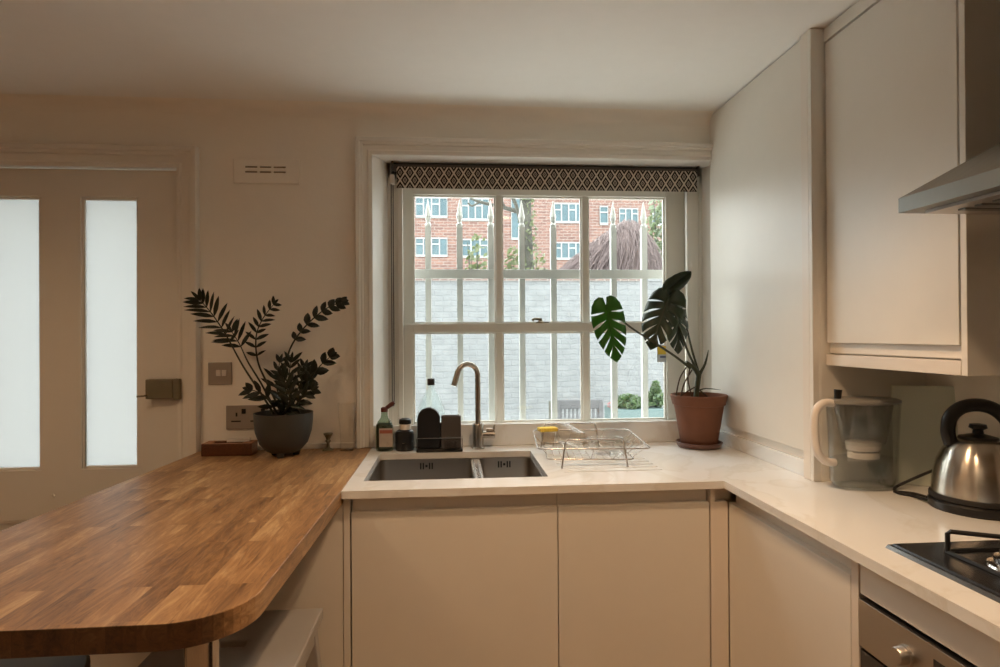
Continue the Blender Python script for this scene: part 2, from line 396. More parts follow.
def tag(o, label, cat, group=None, kind=None):
    o['label'] = label; o['category'] = cat
    if group: o['group'] = group
    if kind: o['kind'] = kind
    return o
def thing(name, loc, label, cat, group=None):
    o = bpy.data.objects.new(name, None); C.objects.link(o); o.location = loc; o.empty_display_size = .05
    return tag(o, label, cat, group)
def struct(o, label=None):
    o['kind'] = 'structure'
    if label: o['label'] = label
    return o
def sempty(name, loc, label=None):
    o = bpy.data.objects.new(name, None); C.objects.link(o); o.location = loc
    return struct(o, label)
def dup(o, parent=None):
    c = o.copy(); C.objects.link(c); c.parent = parent
    for ch in [k for k in o.children]: dup(ch, c)
    return c
def arc(c, r, a0, a1, n, ax=(0, 1)):
    return [(c[0] + r * math.cos(a0 + (a1 - a0) * i / n), c[1] + r * math.sin(a0 + (a1 - a0) * i / n)) for i in range(n + 1)]
def smoothpath(pts, n=6):
    pts = [Vector(p) for p in pts]; out = []
    for i in range(len(pts) - 1):
        p0 = pts[max(i - 1, 0)]; p1 = pts[i]; p2 = pts[i + 1]; p3 = pts[min(i + 2, len(pts) - 1)]
        for k in range(n):
            t = k / n
            out.append(.5 * ((2 * p1) + (p2 - p0) * t + (2 * p0 - 5 * p1 + 4 * p2 - p3) * t * t + (3 * p1 - p0 - 3 * p2 + p3) * t ** 3))
    out.append(pts[-1]); return out

# ------------------------------------------------------------------ room shell
WY = 2.28; HC = 2.174; XL = -2.5; XR = 1.34; YB = -2.3
WX0, WX1, WZ0, WZ1 = -.287, 1.06, .93, 1.996
DX0, DX1, DZ1 = -1.80, -.983, 1.935
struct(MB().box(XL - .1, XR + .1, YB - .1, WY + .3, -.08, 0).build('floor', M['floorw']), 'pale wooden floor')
struct(MB().box(XL - .1, XR + .1, YB - .1, WY + .3, HC, HC + .1).build('ceiling', M['ceiling']), 'plain white ceiling')
struct(MB().box(XL - .1, XL, YB - .1, WY + .3, 0, HC).build('wall_left', M['wall']))
struct(MB().box(XR, XR + .1, YB - .1, WY + .3, 0, HC).build('wall_right', M['wall']))
struct(MB().box(XL, XR, YB - .1, YB, 0, HC).build('wall_rear', mat('rear_wall_low_bounce', (.22, .17, .12), .8)))  # unseen wall, colour darkened to cut bounce light onto the bar edge
xs = [XL, DX0 - .02, DX1 + .02, WX0 - .03, WX1 + .03, XR]; zs = [0, WZ0, DZ1 + .02, WZ1 + .03, HC]
def wt(i, j):
    if i == 1 and j <= 1: return None
    if i == 3 and j in (1, 2): return None
    return WY
struct(MB().cells(xs, zs, wt, WY + .3, 'Y').build('wall_back', M['wall']), 'cream painted wall holding the window and door')
# soft cove between wall and ceiling
poly = [(WY, HC), (WY, HC - .05)] + [(WY - .05 + .05 * math.cos(a), HC - .05 + .05 * math.sin(a)) for a in [i * PI / 16 for i in range(1, 9)]]
cv = [(WY + .001, HC + .001), (WY + .001, HC - .045)]
for i in range(9):
    a = i * PI / 16
    cv.append((WY - .045 + .045 * math.cos(a), HC - .045 + .045 * math.sin(a)))
cm = MB()
rings = []
for X in (XL, 1.009):
    r = [(X, WY + .002, HC + .002)] + [(X, WY - .045 + .045 * math.cos(i * PI / 16), HC - .045 + .045 * math.sin(i * PI / 16)) for i in range(9)]
    rings.append(r)
cm.loft(rings)
struct(cm.build('trim_1', M['wall'], smooth=50), 'soft rounded join of wall and ceiling')
struct(MB().box(-.90, -.35, WY - .012, WY, .91, .93).build('trim_2', M['trimw'], bevel=.002), 'thin pale strip where the bar meets the wall')

def architrave(x0, x1, z0, z1, w, name, y=WY, right=True, label=None):
    """moulded frame round an opening x0..x1, top z1; profile: flat, bead, raised outer band"""
    prof = [(0, 0), (0, .012), (.012, .016), (.018, .012), (.55 * w, .012), (.6 * w, .020), (.72 * w, .022), (.76 * w, .030), (.96 * w, .032), (w, .026), (w, 0)]
    b = MB()
    def ring(X, Z, dx, dz): return [(X + dx * d, y - h, Z + dz * d) for d, h in prof]
    rs = [ring(x0, z0, -1, 0), ring(x0, z1, -1, 1), ring(x1, z1, 1 if right else 0, 1)]
    if right: rs.append(ring(x1, z0, 1, 0))
    b.loft(rs)
    o = b.build(name, M['trimw'], smooth=25); struct(o, label); return o
architrave(WX0, 1.009, .912, WZ1, .060, 'trim_3', right=False, label='moulded casing round the sash window')
architrave(DX0, DX1, 0, DZ1, .075, 'trim_4', label='moulded casing round the glazed door')

# ---- window
win = sempty('window_1', (.38, 2.42, WZ0), 'white sliding sash window over the sink, six tall panes')
RJ = 2.38
b = MB()  # splayed reveals
b.prism([(WX0 - .03, WY), (WX0, WY - .004), (-.243, RJ), (-.243, RJ + .16), (WX0 - .03, RJ + .16)], WZ0, WZ1)
b.prism([(WX1 + .03, WY), (WX1, WY - .004), (1.022, RJ), (1.022, RJ + .16), (WX1 + .03, RJ + .16)], WZ0, WZ1)
b.box(WX0 - .03, WX1 + .03, WY - .002, WY + .26, WZ1, WZ1 + .03)
b.build('reveal', mat('reveal_paint', (.84, .82, .78), .5), win, bevel=.002)
MB().box(WX0 - .03, WX1 + .03, WY + .001, WY + .26, WZ0, .962).build('window_sill', M['sash'], win, bevel=.003)
b = MB()  # box frame, stepped
for sx, xa, xb in ((1, -.243, -.205), (-1, 1.022, .975)):
    lo, hi = min(xa, xb), max(xa, xb)
    b.box(lo, hi, 2.385, 2.53, .962, WZ1)
    e = xb
    b.box(min(e, e + sx * .020), max(e, e + sx * .020), 2.378, 2.398, .962, WZ1)
    b.box(min(xa + sx * .012, xa + sx * .017), max(xa + sx * .012, xa + sx * .017), 2.380, 2.386, .962, WZ1)
b.box(-.243, 1.022, 2.385, 2.53, 1.935, WZ1)
b.build('window_frame', M['sash'], win, bevel=.002)
def sash(y0, y1, x0, x1, gx0, gx1, z0, gz0, gz1, z1, bars, bw):
    b = MB()
    b.box(x0, gx0, y0, y1, z0, z1); b.box(gx1, x1, y0, y1, z0, z1)
    b.box(gx0, gx1, y0, y1, z0, gz0); b.box(gx0, gx1, y0, y1, gz1, z1)
    for xb in bars: b.box(xb - bw / 2, xb + bw / 2, y0 + .004, y1 - .002, gz0, gz1)
    o = b.build('sash', M['sash'], win, bevel=.003)
    # glazing beads
    b = MB(); e = .006
    ed = [gx0] + sum([[q - bw / 2, q + bw / 2] for q in bars], []) + [gx1]
    for k in range(0, len(ed), 2):
        a, c = ed[k], ed[k + 1]
        b.box(a, a + e, y0 + .014, y0 + .026, gz0, gz1); b.box(c - e, c, y0 + .014, y0 + .026, gz0, gz1)
        b.box(a + e, c - e, y0 + .014, y0 + .026, gz1 - e, gz1); b.box(a + e, c - e, y0 + .014, y0 + .026, gz0, gz0 + e)
    b.build('glazing_bead', M['sash'], o)
    for k in range(0, len(ed), 2):
        MB().box(ed[k] + .001, ed[k + 1] - .001, y0 + .018, y0 + .022, gz0 + .001, gz1 - .001).build('pane', M['glass'], o)
    return o
U = 2.45
sash(U, U + .04, -.205, .9745, -.150, .893, 1.335, 1.372, 1.892, 1.97, (.197, .554), .026)
sash(2.402, 2.442, -.205, .955, -.148, .877, .962, .975, 1.335, 1.370, (.193, .543), .026)
b = MB()  # fastener
c = at(541, 323, Y=2.405)
b.lathe([(.014, 0), (.014, .006), (.008, .010), (.006, .02)], (c.x, c.y + .012, 1.370), 16)
b.tube([(c.x, c.y + .012, 1.386), (c.x - .025, c.y + .006, 1.388), (c.x - .034, c.y + .004, 1.382)], [.006, .005, .006], 8)
b.box(c.x - .018, c.x + .032, c.y + .002, c.y + .022, 1.370, 1.376)
b.build('sash_fastener', M['lock'], win, smooth=40)
# ---- blind
A = at(395, 188, Y=2.355); B2 = at(697, 191.5, Y=2.355)
bl = thing('roller_blind', (.39, 2.355, 1.88), 'rolled-up blind in black and cream diamond pattern across the window top', 'blind')
bz1 = 1.975
b = MB(); b.box(A.x + .006, B2.x, 2.352, 2.354, A.z, bz1); b.build('fabric', M['blind'], bl)
b = MB(); b.tube([(A.x - .006, 2.37, bz1 + .002), (B2.x + .002, 2.37, bz1 + .002)], .017, 20); b.build('roller_tube', M['blindtube'], bl, smooth=40)
for x in (A.x - .010, B2.x + .004):
    MB().box(x - .004, x + .004, 2.345, 2.392, bz1 - .02, bz1 + .02).build('bracket', M['dkgrey'], bl, bevel=.002)
b = MB(); xx = at(391.8, 300, Y=2.36).x
b.tube([(xx, 2.36, bz1), (xx, 2.36, 1.06)], .0018, 6); b.tube([(xx + .006, 2.372, bz1), (xx + .006, 2.372, 1.06)], .0018, 6)
b.tube([(xx, 2.36, 1.06), (xx + .001, 2.363, 1.052), (xx + .005, 2.369, 1.052), (xx + .006, 2.372, 1.06)], .0018, 6)
b.build('pull_chain', M['dkgrey'], bl)
b = MB(); b.box(xx - .004, xx + .012, 2.352, 2.38, bz1 - .065, bz1 - .03); b.build('chain_guide', M['white_pl'], bl, bevel=.002)
# sticker on the right pane
s0 = at(657, 345, Y=2.416); s1 = at(670, 362, Y=2.416)
st = thing('window_sticker', (s0.x, 2.416, s1.z), 'small white and yellow sticker on the right lower pane', 'sticker')
MB().box(s0.x, s1.x, 2.4155, 2.4165, s1.z, s0.z).build('backing', mat('sticker_white', (.62, .66, .70), .5), st)
h = (s0.z - s1.z)
MB().box(s0.x + .002, s1.x - .012, 2.4145, 2.4154, s1.z + h * .45, s0.z - .004).build('yellow_patch', M['yellow'], st)
MB().box(s0.x + .012, s1.x - .006, 2.4145, 2.4154, s1.z + h * .25, s1.z + h * .36).build('printed_band', mat('sticker_blue', (.12, .15, .25), .5), st)

# ---- door
dr = sempty('door_1', (-1.39, WY + .03, 0), 'cream door with two tall frosted glass lights')
gz0, gz1 = .85, 1.831
dxs = [DX0, -1.658, -1.462, -1.326, -1.127, DX1 - .003]
zz = [.004, .12, .672, gz0, gz1, DZ1 - .004]
b = MB(); b.cells(dxs, zz, lambda i, j: None if (i in (1, 3) and j in (1, 3)) else WY + .012, WY + .052, 'Y'); leaf = b.build('door_leaf', M['trimw'], dr, bevel=.0015)
b = MB()
for a, c in ((-1.658, -1.462), (-1.326, -1.127)):
    for z0, z1 in ((gz0, gz1), (.12, .672)):
        e = .010
        for q in ((a, a + e, z0, z1), (c - e, c, z0, z1), (a + e, c - e, z0, z0 + e), (a + e, c - e, z1 - e, z1)):
            b.box(q[0], q[1], WY + .018, WY + .03, q[2], q[3])
b.build('moulding', M['trimw'], leaf, bevel=.002)
for a, c in ((-1.658, -1.462), (-1.326, -1.127)):
    MB().box(a + .001, c - .001, WY + .030, WY + .036, gz0 + .001, gz1 - .001).build('frosted_pane', M['frost'], leaf)
    MB().box(a + .001, c - .001, WY + .030, WY + .042, .121, .671).build('lower_panel', M['trimw'], leaf)
b = MB(); b.box(DX0 - .02, DX0 - .002, WY + .001, WY + .1, 0, DZ1 + .02); b.box(DX1 + .002, DX1 + .02, WY + .001, WY + .1, 0, DZ1 + .02); b.box(DX0 - .002, DX1 + .002, WY + .001, WY + .1, DZ1 + .002, DZ1 + .02)
b.build('door_frame', M['trimw'], dr)
b = MB(); q = at(51, 496, Y=WY); b.tube([(q.x - .2 * 0, WY + .012, q.z), (q.x, WY + .004, q.z)], .006, 12); b.build('door_stud', M['trimw'], dr)
lk = thing('rim_lock', (-1.04, WY, 1.10), 'aged brass rim lock with keeper on the glazed door', 'lock')
b = MB(); b.box(-1.090, -.995, WY - .022, WY + .012, 1.102, 1.172); b.build('lock_case', M['lock'], lk, bevel=.003)
b = MB(); b.box(-.991, -.968, WY - .032, WY + .0, 1.100, 1.174); b.build('keeper', M['lock'], lk, bevel=.003)
b = MB(); b.tube([(-1.084, WY - .022, 1.115), (-1.088, WY - .034, 1.115), (-1.112, WY - .036, 1.113)], .0035, 8); b.build('snib', M['lock'], lk, smooth=40)

# ---- vent, switch, socket
v = thing('wall_vent', (-.67, WY, 1.88), 'white slotted air vent high on the wall beside the door', 'vent')
b = MB()
b.cells([-.786, -.745, -.701, -.693, -.652, -.644, -.600, -.550], [1.882, 1.922, 1.928, 1.940, 1.946, 1.974], lambda i, j: None if (i in (1, 3, 5) and j in (1, 3)) else WY - .010, WY - .003, 'Y')
b.build('vent_plate', M['wall'], v, bevel=.003)
MB().box(-.784, -.552, WY - .0032, WY, 1.884, 1.972).build('vent_backing', mat('vent_slot_shade', (.30, .24, .17), .8), v)  # dark sheet paints in the shade inside the slots
s = thing('light_switch', (-.837, WY, 1.15), 'square metal double light switch on the wall left of the plant', 'switch')
MB().box(-.879, -.796, WY - .006, WY, 1.149, 1.231).build('plate', M['switch'], s, bevel=.002)
for x in (-.850, -.830):
    MB().box(x, x + .016, WY - .010, WY - .005, 1.181, 1.203).build('rocker', M['white_pl'], s, bevel=.001)
def socket(name_loc, x0, z0, y, rot, label):
    s = thing('wall_socket', (x0 + .073, y, z0), label, 'socket', None)
    def bx(n, a, c, d0, d1, e, f, m, par): return MB().box(x0 + a, x0 + c, y - d1, y - d0, z0 + e, z0 + f).build(n, m, par, bevel=.001)
    pl = bx('plate', 0, .146, 0, .007, 0, .086, M['switch'], s)
    for k in (0, 1):
        o = .012 + k * .068
        bx('slot', o + .022, o + .028, .0068, .0078, .046, .060, M['black'], pl)
        bx('slot', o + .006, o + .040, .0068, .0078, .026, .031, M['black'], pl)
        bx('socket_switch', o + .044 - k * .0, o + .058 - k * .0, .0068, .012, .056, .074, M['black'], s)
    return s
socket(None, -.816, .987, WY, 0, 'metal double wall socket low on the wall behind the potted plant')

# ------------------------------------------------------------------ exterior
FG = -.28
struct(MB().box(-30, 40, WY + .32, 60, FG - .1, FG).build('ground', M['paving']), 'pale paved yard beyond the window')
GY = 8.0
gz = at(540, 277, Y=GY).z
struct(MB().box(-8, 11, GY, GY + .3, FG, gz - .055).build('garden_wall', M['wbrick']), 'tall white painted brick garden wall')
b = MB(); b.box(-8, at(640, 280, Y=GY).x, GY - .02, GY + .32, gz - .055, gz + .01); struct(b.build('garden_wall_coping', M['rbrick_s']), 'dark brick course on top of the white wall')
b = MB(); b.box(at(640, 280, Y=GY).x, 11, GY - .02, GY + .32, gz - .055, gz + .08); struct(b.build('garden_wall_pier', M['wbrick']), 'raised white end of the garden wall')
# security railing
RY = 2.66
bz0 = .78; zr = at(500, 274.5, Y=RY).z
rl = thing('window_railing', (.38, RY, bz0), 'white iron security railing with spear tips outside the window', 'railing')
for i, px in enumerate((397, 428.5, 460, 491, 522, 553.5, 583.5, 613.5, 644, 674)):
    x = at(px, 300, Y=RY).x
    zt = 1.90 if i % 1 == 0 else 1.9
    b = MB(); w = .0125
    b.box(x - w, x + w, RY - w, RY + w, bz0, zt - .10)
    b.lathe([(w * 1.0, 0), (w * 1.15, .01), (w * .7, .02), (w * 1.15, .045), (w * .75, .075), (.001, .12)], (x, RY, zt - .10), 10)
    b.build('bar', M['railing'], rl)
xa, xb = at(385, 300, Y=RY).x, at(690, 300, Y=RY).x
for z in (zr, .86):
    MB().box(xa, xb, RY - .022, RY - .013, z - .020, z + .020).build('crossrail', M['railing'], rl, bevel=.002)
b = MB(); b.box(-.4, 1.2, WY + .31, RY + .1, bz0 - .12, bz0); struct(b.build('outer_sill', M['winw']), 'outside window ledge')

# brick block of flats
BY = 42.0
bd = thing('brick_apartment_building', (5, BY, FG), 'red brick block of flats with rows of white windows beyond the wall', 'building')
x0 = at(380, 250, Y=BY).x; x1 = at(700, 250, Y=BY).x
MB().box(x0, x1, BY, BY + 8, FG, 22).build('brick_wall', M['rbrick'], bd)
def bwin(px0, py0, px1, py1, n, mid=True, Y=BY):
    a = at(px0, py0, Y=Y); c = at(px1, py1, Y=Y)
    X0, X1, Z1, Z0 = a.x, c.x, a.z, c.z; t = .10
    b = MB(); step = (X1 - X0) / n
    b.box(X0, X1, Y - .08, Y + .05, Z0, Z0 + t * 1.6); b.box(X0, X1, Y - .08, Y + .05, Z1 - t, Z1)
    for k in range(n + 1):
        xx = X0 + k * step; b.box(max(X0, xx - t / 2), min(X1, xx + t / 2), Y - .08, Y + .05, Z0 + t * 1.6, Z1 - t)
    if mid:
        for k in range(n):
            if k % 2 == 0: zz = Z0 + (Z1 - Z0) * .66; b.box(X0 + k * step + t / 2, X0 + (k + 1) * step - t / 2, Y - .08, Y + .05, zz - t / 2, zz + t / 2)
    f = b.build('window', M['winw'], bd)
    MB().box(X0 + .02, X1 - .02, Y - .03, Y - .01, Z0 + .02, Z1 - .02).build('pane', M['winglass'], f)
for w_ in ((415.5, 197, 447.5, 218, 4), (461.5, 198, 489, 221, 4), (415.5, 237.5, 447.5, 257, 4), (462, 239, 489, 258, 3), (511, 198, 522, 240, 1), (554, 203, 583, 223.5, 4),
           (554, 242, 583, 260, 4), (599.5, 206, 608, 225, 1), (619, 208, 638, 225, 3), (652, 208, 672, 226, 3), (645, 244, 660, 256, 2),
           (380, 197, 404, 218, 3), (380, 238, 404, 257, 3)):
    bwin(*w_)

def scatter_leaves(b, center, rad, n, size, seed=1, squash=(1, 1, 1), shell=.55):
    rnd = random.Random(seed)
    for _ in range(n):
        while True:
            p = Vector((rnd.uniform(-1, 1), rnd.uniform(-1, 1), rnd.uniform(-1, 1)))
            if shell < p.length < 1: break
        p = Vector((p.x * rad * squash[0], p.y * rad * squash[1], p.z * rad * squash[2])) + Vector(center)
        d = Vector((rnd.gauss(0, 1), rnd.gauss(0, 1), rnd.gauss(0, 1))).normalized(); e = d.orthogonal().normalized(); f = d.cross(e)
        s_ = size * rnd.uniform(.6, 1.3)
        v = [b.bm.verts.new(p + q) for q in (e * s_, f * s_ * .55, -e * s_, -f * s_ * .55)]
        b.bm.faces.new(v)

# ivy clad tree
TY = 15.0
tb = at(528, 300, Y=TY).x
tr = thing('ivy_clad_tree', (tb, TY, FG), 'tall mottled tree trunk wrapped in ivy beyond the white wall', 'tree')
b = MB(); pts = [(tb + .05 * math.sin(k * .9), TY, FG + k * .9) for k in range(0, 9)]
b.tube(smoothpath(pts, 3), [.21 - .004 * k for k in range(25)], 12); b.build('trunk', M['bark'], tr, smooth=60)
b = MB()
def P(x, y, dy=0): return at(x, y, Y=TY + dy)
b.tube(smoothpath([P(526, 214), P(505, 208, .3), (P(480, 202, .5)), P(470, 198, .6)], 4), [.07, .065, .06, .055, .05, .05, .045, .04, .04, .035, .03, .03, .025], 7)
b.tube(smoothpath([P(505, 208, .3), P(500, 196, .3), P(508, 184, .2), P(505, 170)], 3), .04, 6)
b.tube(smoothpath([P(522, 230), P(516, 205, -.3), P(508, 190, -.4), P(500, 175)], 3), .045, 6)
b.tube(smoothpath([P(480, 202, .5), P(472, 206, .5), P(468, 203, .5)], 3), .025, 5)
b.build('branch', M['bark'], tr, smooth=60)
b = MB(); scatter_leaves(b, (tb, TY, 2.6), 1, 700, .06, 3, (.27, .27, 2.9), .75); b.build('ivy', M['ivy'], tr)
def bush(px0, px1, py_top, Y, label, m, n, size, seed, name='garden_shrub', grp=None, z0=FG):
    a = at(px0, py_top, Y=Y); c = at(px1, py_top, Y=Y)
    cx = (a.x + c.x) / 2; r = (c.x - a.x) / 2; h = a.z - z0
    t = thing(name, (cx, Y, z0), label, 'shrub' if 'shrub' in name else 'tree', grp)
    b = MB(); scatter_leaves(b, (cx, Y, z0 + h * .55), 1, n, size, seed, (r, r * .8, h * .48), .3); b.build('foliage', m, t)
    b = MB(); rnd = random.Random(seed)
    for k in range(9):
        q = Vector((cx + rnd.uniform(-.7, .7) * r, Y + rnd.uniform(-.4, .4) * r, z0 + h * rnd.uniform(.7, .98)))
        b.tube(smoothpath([(cx, Y, z0), (cx * .6 + q.x * .4, Y, z0 + h * .4), q], 3), [.03, .028, .026, .022, .018, .014, .008], 5)
    b.build('stem', M['bark'], t)
    return t
bush(462, 494, 236, 12, 'sparse olive shrub above the white wall, left of the tree trunk', M['ivy'], 420, .07, 11)
bush(500, 524, 246, 11.5, 'dense low shrub at the foot of the ivy clad trunk', M['ivy'], 500, .07, 12)
bush(527, 552, 252, 12.6, 'low green shrub between the trunk and the dry vine mound', M['ivy'], 420, .06, 13)
bush(640, 690, 190, 13, 'pale green leafy tree filling the upper right of the window', M['hedge'], 2600, .075, 14, 'pale_leafy_tree')
# dry vine mound
VY = 10.6
vc = at(622, 270, Y=VY); vt = at(620, 222, Y=VY)
vl = at(548, 272, Y=VY); vr = at(656, 272, Y=VY)
vm = thing('dry_vine_mound', (vc.x, VY, FG), 'big brown mound of bare hanging vines above the white wall', 'dead vine')
def vh(u):  # outline height against u in -1..1 (left..right), ridge right of centre
    pk = .36
    return (1 - ((pk - u) / (1 + pk)) ** 1.15) if u < pk else (1 - ((u - pk) / (1 - pk)) ** 2.2)
b = MB(); n = 26; rows = []
base = at(600, 276, Y=VY).z - .1
for j in range(13):
    ph = PI * j / 12; row = []
    for i in range(n + 1):
        u = -1 + 2 * i / n
        hh = max(0, vh(u)) ; x = vl.x + (vr.x - vl.x) * (u + 1) / 2
        rz = base + (vt.z - base) * hh * math.sin(ph) ** .6 + .05 * noise.noise(Vector((x * 5, j, 0)))
        row.append((x, VY - .9 * math.cos(ph) * (.25 + .75 * hh), rz if 0 < j < 12 else FG))
    rows.append(row)
b.loft(rows, False, False); b.build('vine_body', M['thatch'], vm, smooth=80)
b = MB(); rnd = random.Random(5)
for _ in range(900):
    u = rnd.uniform(-.97, .97); hh = max(0, vh(u)); ph = rnd.uniform(.05, .75) * PI / 2 * 1.2
    x = vl.x + (vr.x - vl.x) * (u + 1) / 2; y = VY - .95 * math.cos(ph) * (.25 + .75 * hh); z = base + (vt.z - base) * hh * math.sin(ph) ** .6
    p = Vector((x, y - .03, z + .03)); d = Vector((rnd.uniform(-.12, .12) + (u - .36) * .25, -.08, -rnd.uniform(.2, .5)))
    b.tube([p, p + d * .5 + Vector((0, -.03, .02)), p + d], .007, 3, False)
b.build('hanging_twigs', M['twig'], vm)
# white gate-like panel right, beyond wall
# garden chairs
def gchair(px0, px1, py, Y, label, rot=0):
    a = at(px0, py, Y=Y); c = at(px1, py, Y=Y); x0, x1, zt = a.x, c.x, a.z
    t = thing('garden_chair', ((x0 + x1) / 2, Y, FG), label, 'chair', None)
    b = MB(); b.box(x0, x1, Y - .02, Y + .02, FG + .52, FG + .57); b.build('lower_rail', M['chairw'], t, bevel=.01)
    b = MB(); b.box(x0, x1, Y - .02, Y + .02, zt - .09, zt); b.build('back_rail', M['chairw'], t, bevel=.01)
    b = MB(); w = (x1 - x0); k = 10
    for i in range(k):
        xx = x0 + .05 + (w - .1) * i / (k - 1); b.box(xx - .009, xx + .009, Y - .010, Y + .010, FG + .56, zt - .085)
    b.build('slats', M['chairw'], t)
    for xx in (x0 + .02, x1 - .02):
        MB().box(xx - .022, xx + .022, Y - .025, Y + .025, FG, zt - .02).build('leg', M['chairw'], t, bevel=.004)
        MB().box(xx - .022, xx + .022, Y + .42, Y + .465, FG, FG + .64).build('leg', M['chairw'], t, bevel=.004)
        MB().box(xx - .028, xx + .028, Y, Y + .47, FG + .64, FG + .665).build('arm', M['chairw'], t, bevel=.004)
    b = MB()
    for i in range(6): b.box(x0 + .03, x1 - .03, Y + .02 + i * .075, Y + .08 + i * .075, FG + .42, FG + .44)
    b.build('seat', M['chairw'], t)
gchair(556, 602.5, 400, 5.9, 'weathered grey slatted garden chair in the yard behind the right glazing bar')
b = MB(); q = at(550, 401, Y=5.2); b.tube([(q.x, 5.2, FG), (q.x, 5.2, q.z)], .012, 8); tag(b.build('garden_stake', M['bark']), 'thin dark stake standing left of the garden chairs', 'stake')
# planter with plants
pa = at(616, 410, Y=6.4); pb = at(668, 410, Y=6.4)
pl = thing('garden_planter', ((pa.x + pb.x) / 2, 6.6, FG), 'pale teal planter box against the white garden wall', 'planter')
b = MB(); b.box(pa.x, pb.x, 6.4, 6.9, FG, pa.z + .0); b.build('trough', M['planter'], pl, bevel=.01)
b = MB(); scatter_leaves(b, ((pa.x + at(642, 400, Y=6.6).x) / 2 + .03, 6.6, pa.z + .06), 1, 420, .035, 21, (.17, .2, .09), .1)
tag(b.build('bedding_plant', M['herb']), 'low spreading green plant at the left of the teal planter', 'plant')
b = MB(); q = at(656, 402, Y=6.6)
for k in range(7): scatter_leaves(b, (q.x, 6.6, pa.z + .04 + k * .035), 1, 60, .035, 30 + k, (.14 - .018 * k, .14 - .018 * k, .03), .1)
tag(b.build('conical_shrub', M['herb']), 'small pointed bush at the right of the teal planter', 'shrub')
b = MB(); q = at(611, 405, Y=6.2)
b.tube([(q.x, 6.2, FG), (q.x, 6.2, q.z)], .006, 5)
rf = thing('red_flower', (q.x, 6.2, FG), 'single red flower on a thin stem left of the planter', 'flower'); b.build('stem', M['herb'], rf)
b = MB()
for k in range(7):
    a_ = k * 2 * PI / 7; b.lathe([(.004, -.004), (.022, 0), (.004, .006)], (q.x + .026 * math.cos(a_), 6.2, q.z + .026 * math.sin(a_)), 8)
b.build('petals', M['redflower'], rf)

# ------------------------------------------------------------------ worktops
CT = .91; CB = .889; CF = 1.640; RXF = .762
wk = thing('kitchen_worktop', (.5, 1.9, CB), 'L-shaped pale veined quartz worktop around the sink and hob', 'worktop')
SX0, SX1, SY0, SY1 = -.250, .280, 1.748, 2.146
GX0, GX1 = .335, .640
gy = [1.795 + k * .042 for k in range(7)]
ys_ = [CF]
# grid of the sink leg
gl = []
for g_ in gy: gl += [g_, g_ + .008]
ycuts = sorted(set([CF, SY0, SY1, WY - .002] + gl)); xcuts = [-.293, SX0, SX1, GX0, GX1, RXF, XR - .004]
def top1(i, j):
    x0 = xcuts[i]; y0 = ycuts[j]
    if SX0 <= x0 < SX1 and SY0 <= y0 < SY1: return None
    if GX0 <= x0 < GX1 and any(abs(y0 - g_) < 1e-6 for g_ in gy): return CT - .005
    return CT
b = MB(); b.cells(xcuts, ycuts, top1, CB)
# right leg with hob cutout (hob sits on top)
b.cells([RXF, XR - .004], [.30, CF], lambda i, j: CT, CB)
bmesh.ops.remove_doubles(b.bm, verts=b.bm.verts, dist=1e-6)
# drop the inner seam faces
kill = [f for f in b.bm.faces if abs(f.normal.y) > .9 or True]
kill = [f for f in b.bm.faces if all(abs(v.co.y - CF) < 1e-6 for v in f.verts) and min(v.co.x for v in f.verts) > RXF - 1e-6]
bmesh.ops.delete(b.bm, geom=kill, context='FACES_ONLY')
b.build('top', M['quartz'], wk)
tag(MB().box(-.286, 1.006, 2.2635, WY - .001, CT + .0003, .990).build('worktop_upstand', M['quartz'], bevel=.0015), 'quartz upstand below the window behind the tap and dish rack', 'upstand')
tag(MB().box(1.012, 1.028, 1.66, 2.2618, CT + .0003, .957).build('worktop_upstand', M['quartz'], bevel=.0015), 'low quartz upstand beneath the tall white cupboard', 'upstand')

# undermounted sink
sk = thing('kitchen_sink', (.015, 1.95, .70), 'undermounted stainless steel one and a half bowl sink', 'sink')
def bowl(x0, x1, y0, y1, zb, name):
    r = .028; t = CB - .001
    def rr(x0, x1, y0, y1, r, z, n=5):
        o = []
        for (cx, cy, a) in ((x1 - r, y1 - r, 0), (x0 + r, y1 - r, PI / 2), (x0 + r, y0 + r, PI), (x1 - r, y0 + r, 1.5 * PI)):
            o += [(cx + r * math.cos(a + k * PI / 2 / n), cy + r * math.sin(a + k * PI / 2 / n), z) for k in range(n + 1)]
        return o
    b = MB()
    b.loft([rr(x0 - .006, x1 + .006, y0 - .006, y1 + .006, .03, t), rr(x0, x1, y0, y1, r, t), rr(x0 + .002, x1 - .002, y0 + .002, y1 - .002, r, zb + .02), rr(x0 + .012, x1 - .012, y0 + .012, y1 - .012, r, zb + .004), rr(x0 + .03, x1 - .03, y0 + .03, y1 - .03, r, zb)], cap=False)
    b.bm.faces.new([b.bm.verts.new(p) for p in rr(x0 + .03, x1 - .03, y0 + .03, y1 - .03, r, zb)])
    o = b.build(name, M['steel_sink'], sk, smooth=50, solid=.0012)
    b = MB(); b.lathe([(.040, .001), (.040, .004), (.03, .005), (.012, .003)], ((x0 + x1) / 2, y1 - .10, zb), 24); b.build('drain', M['steel'], o, smooth=40)
    cx = x0 + (x1 - x0) * .50; z = .865
    for k in (-.020, -.011, .011, .020):
        MB().box(cx + k - .0025, cx + k + .0025, y1 - .0045, y1 - .0025, z - .011, z + .011).build('overflow_slot', M['black'], o)
    MB().box(cx - .004, cx + .004, y1 - .0045, y1 - .0025, z - .004, z + .004).build('overflow_slot', M['black'], o)
bowl(-.248, .072, SY0 + .004, SY1 - .002, .72, 'main_bowl')
bowl(.094, .278, SY0 + .004, SY1 - .002, .76, 'half_bowl')
MB().box(.066, .100, SY0 + .002, SY1 - .002, .872, .887).build('divider', mat('divider_sheen_steel', (.85, .82, .78), .22, 1), sk, bevel=.004)  # steel lightened to paint in the sky's reflection

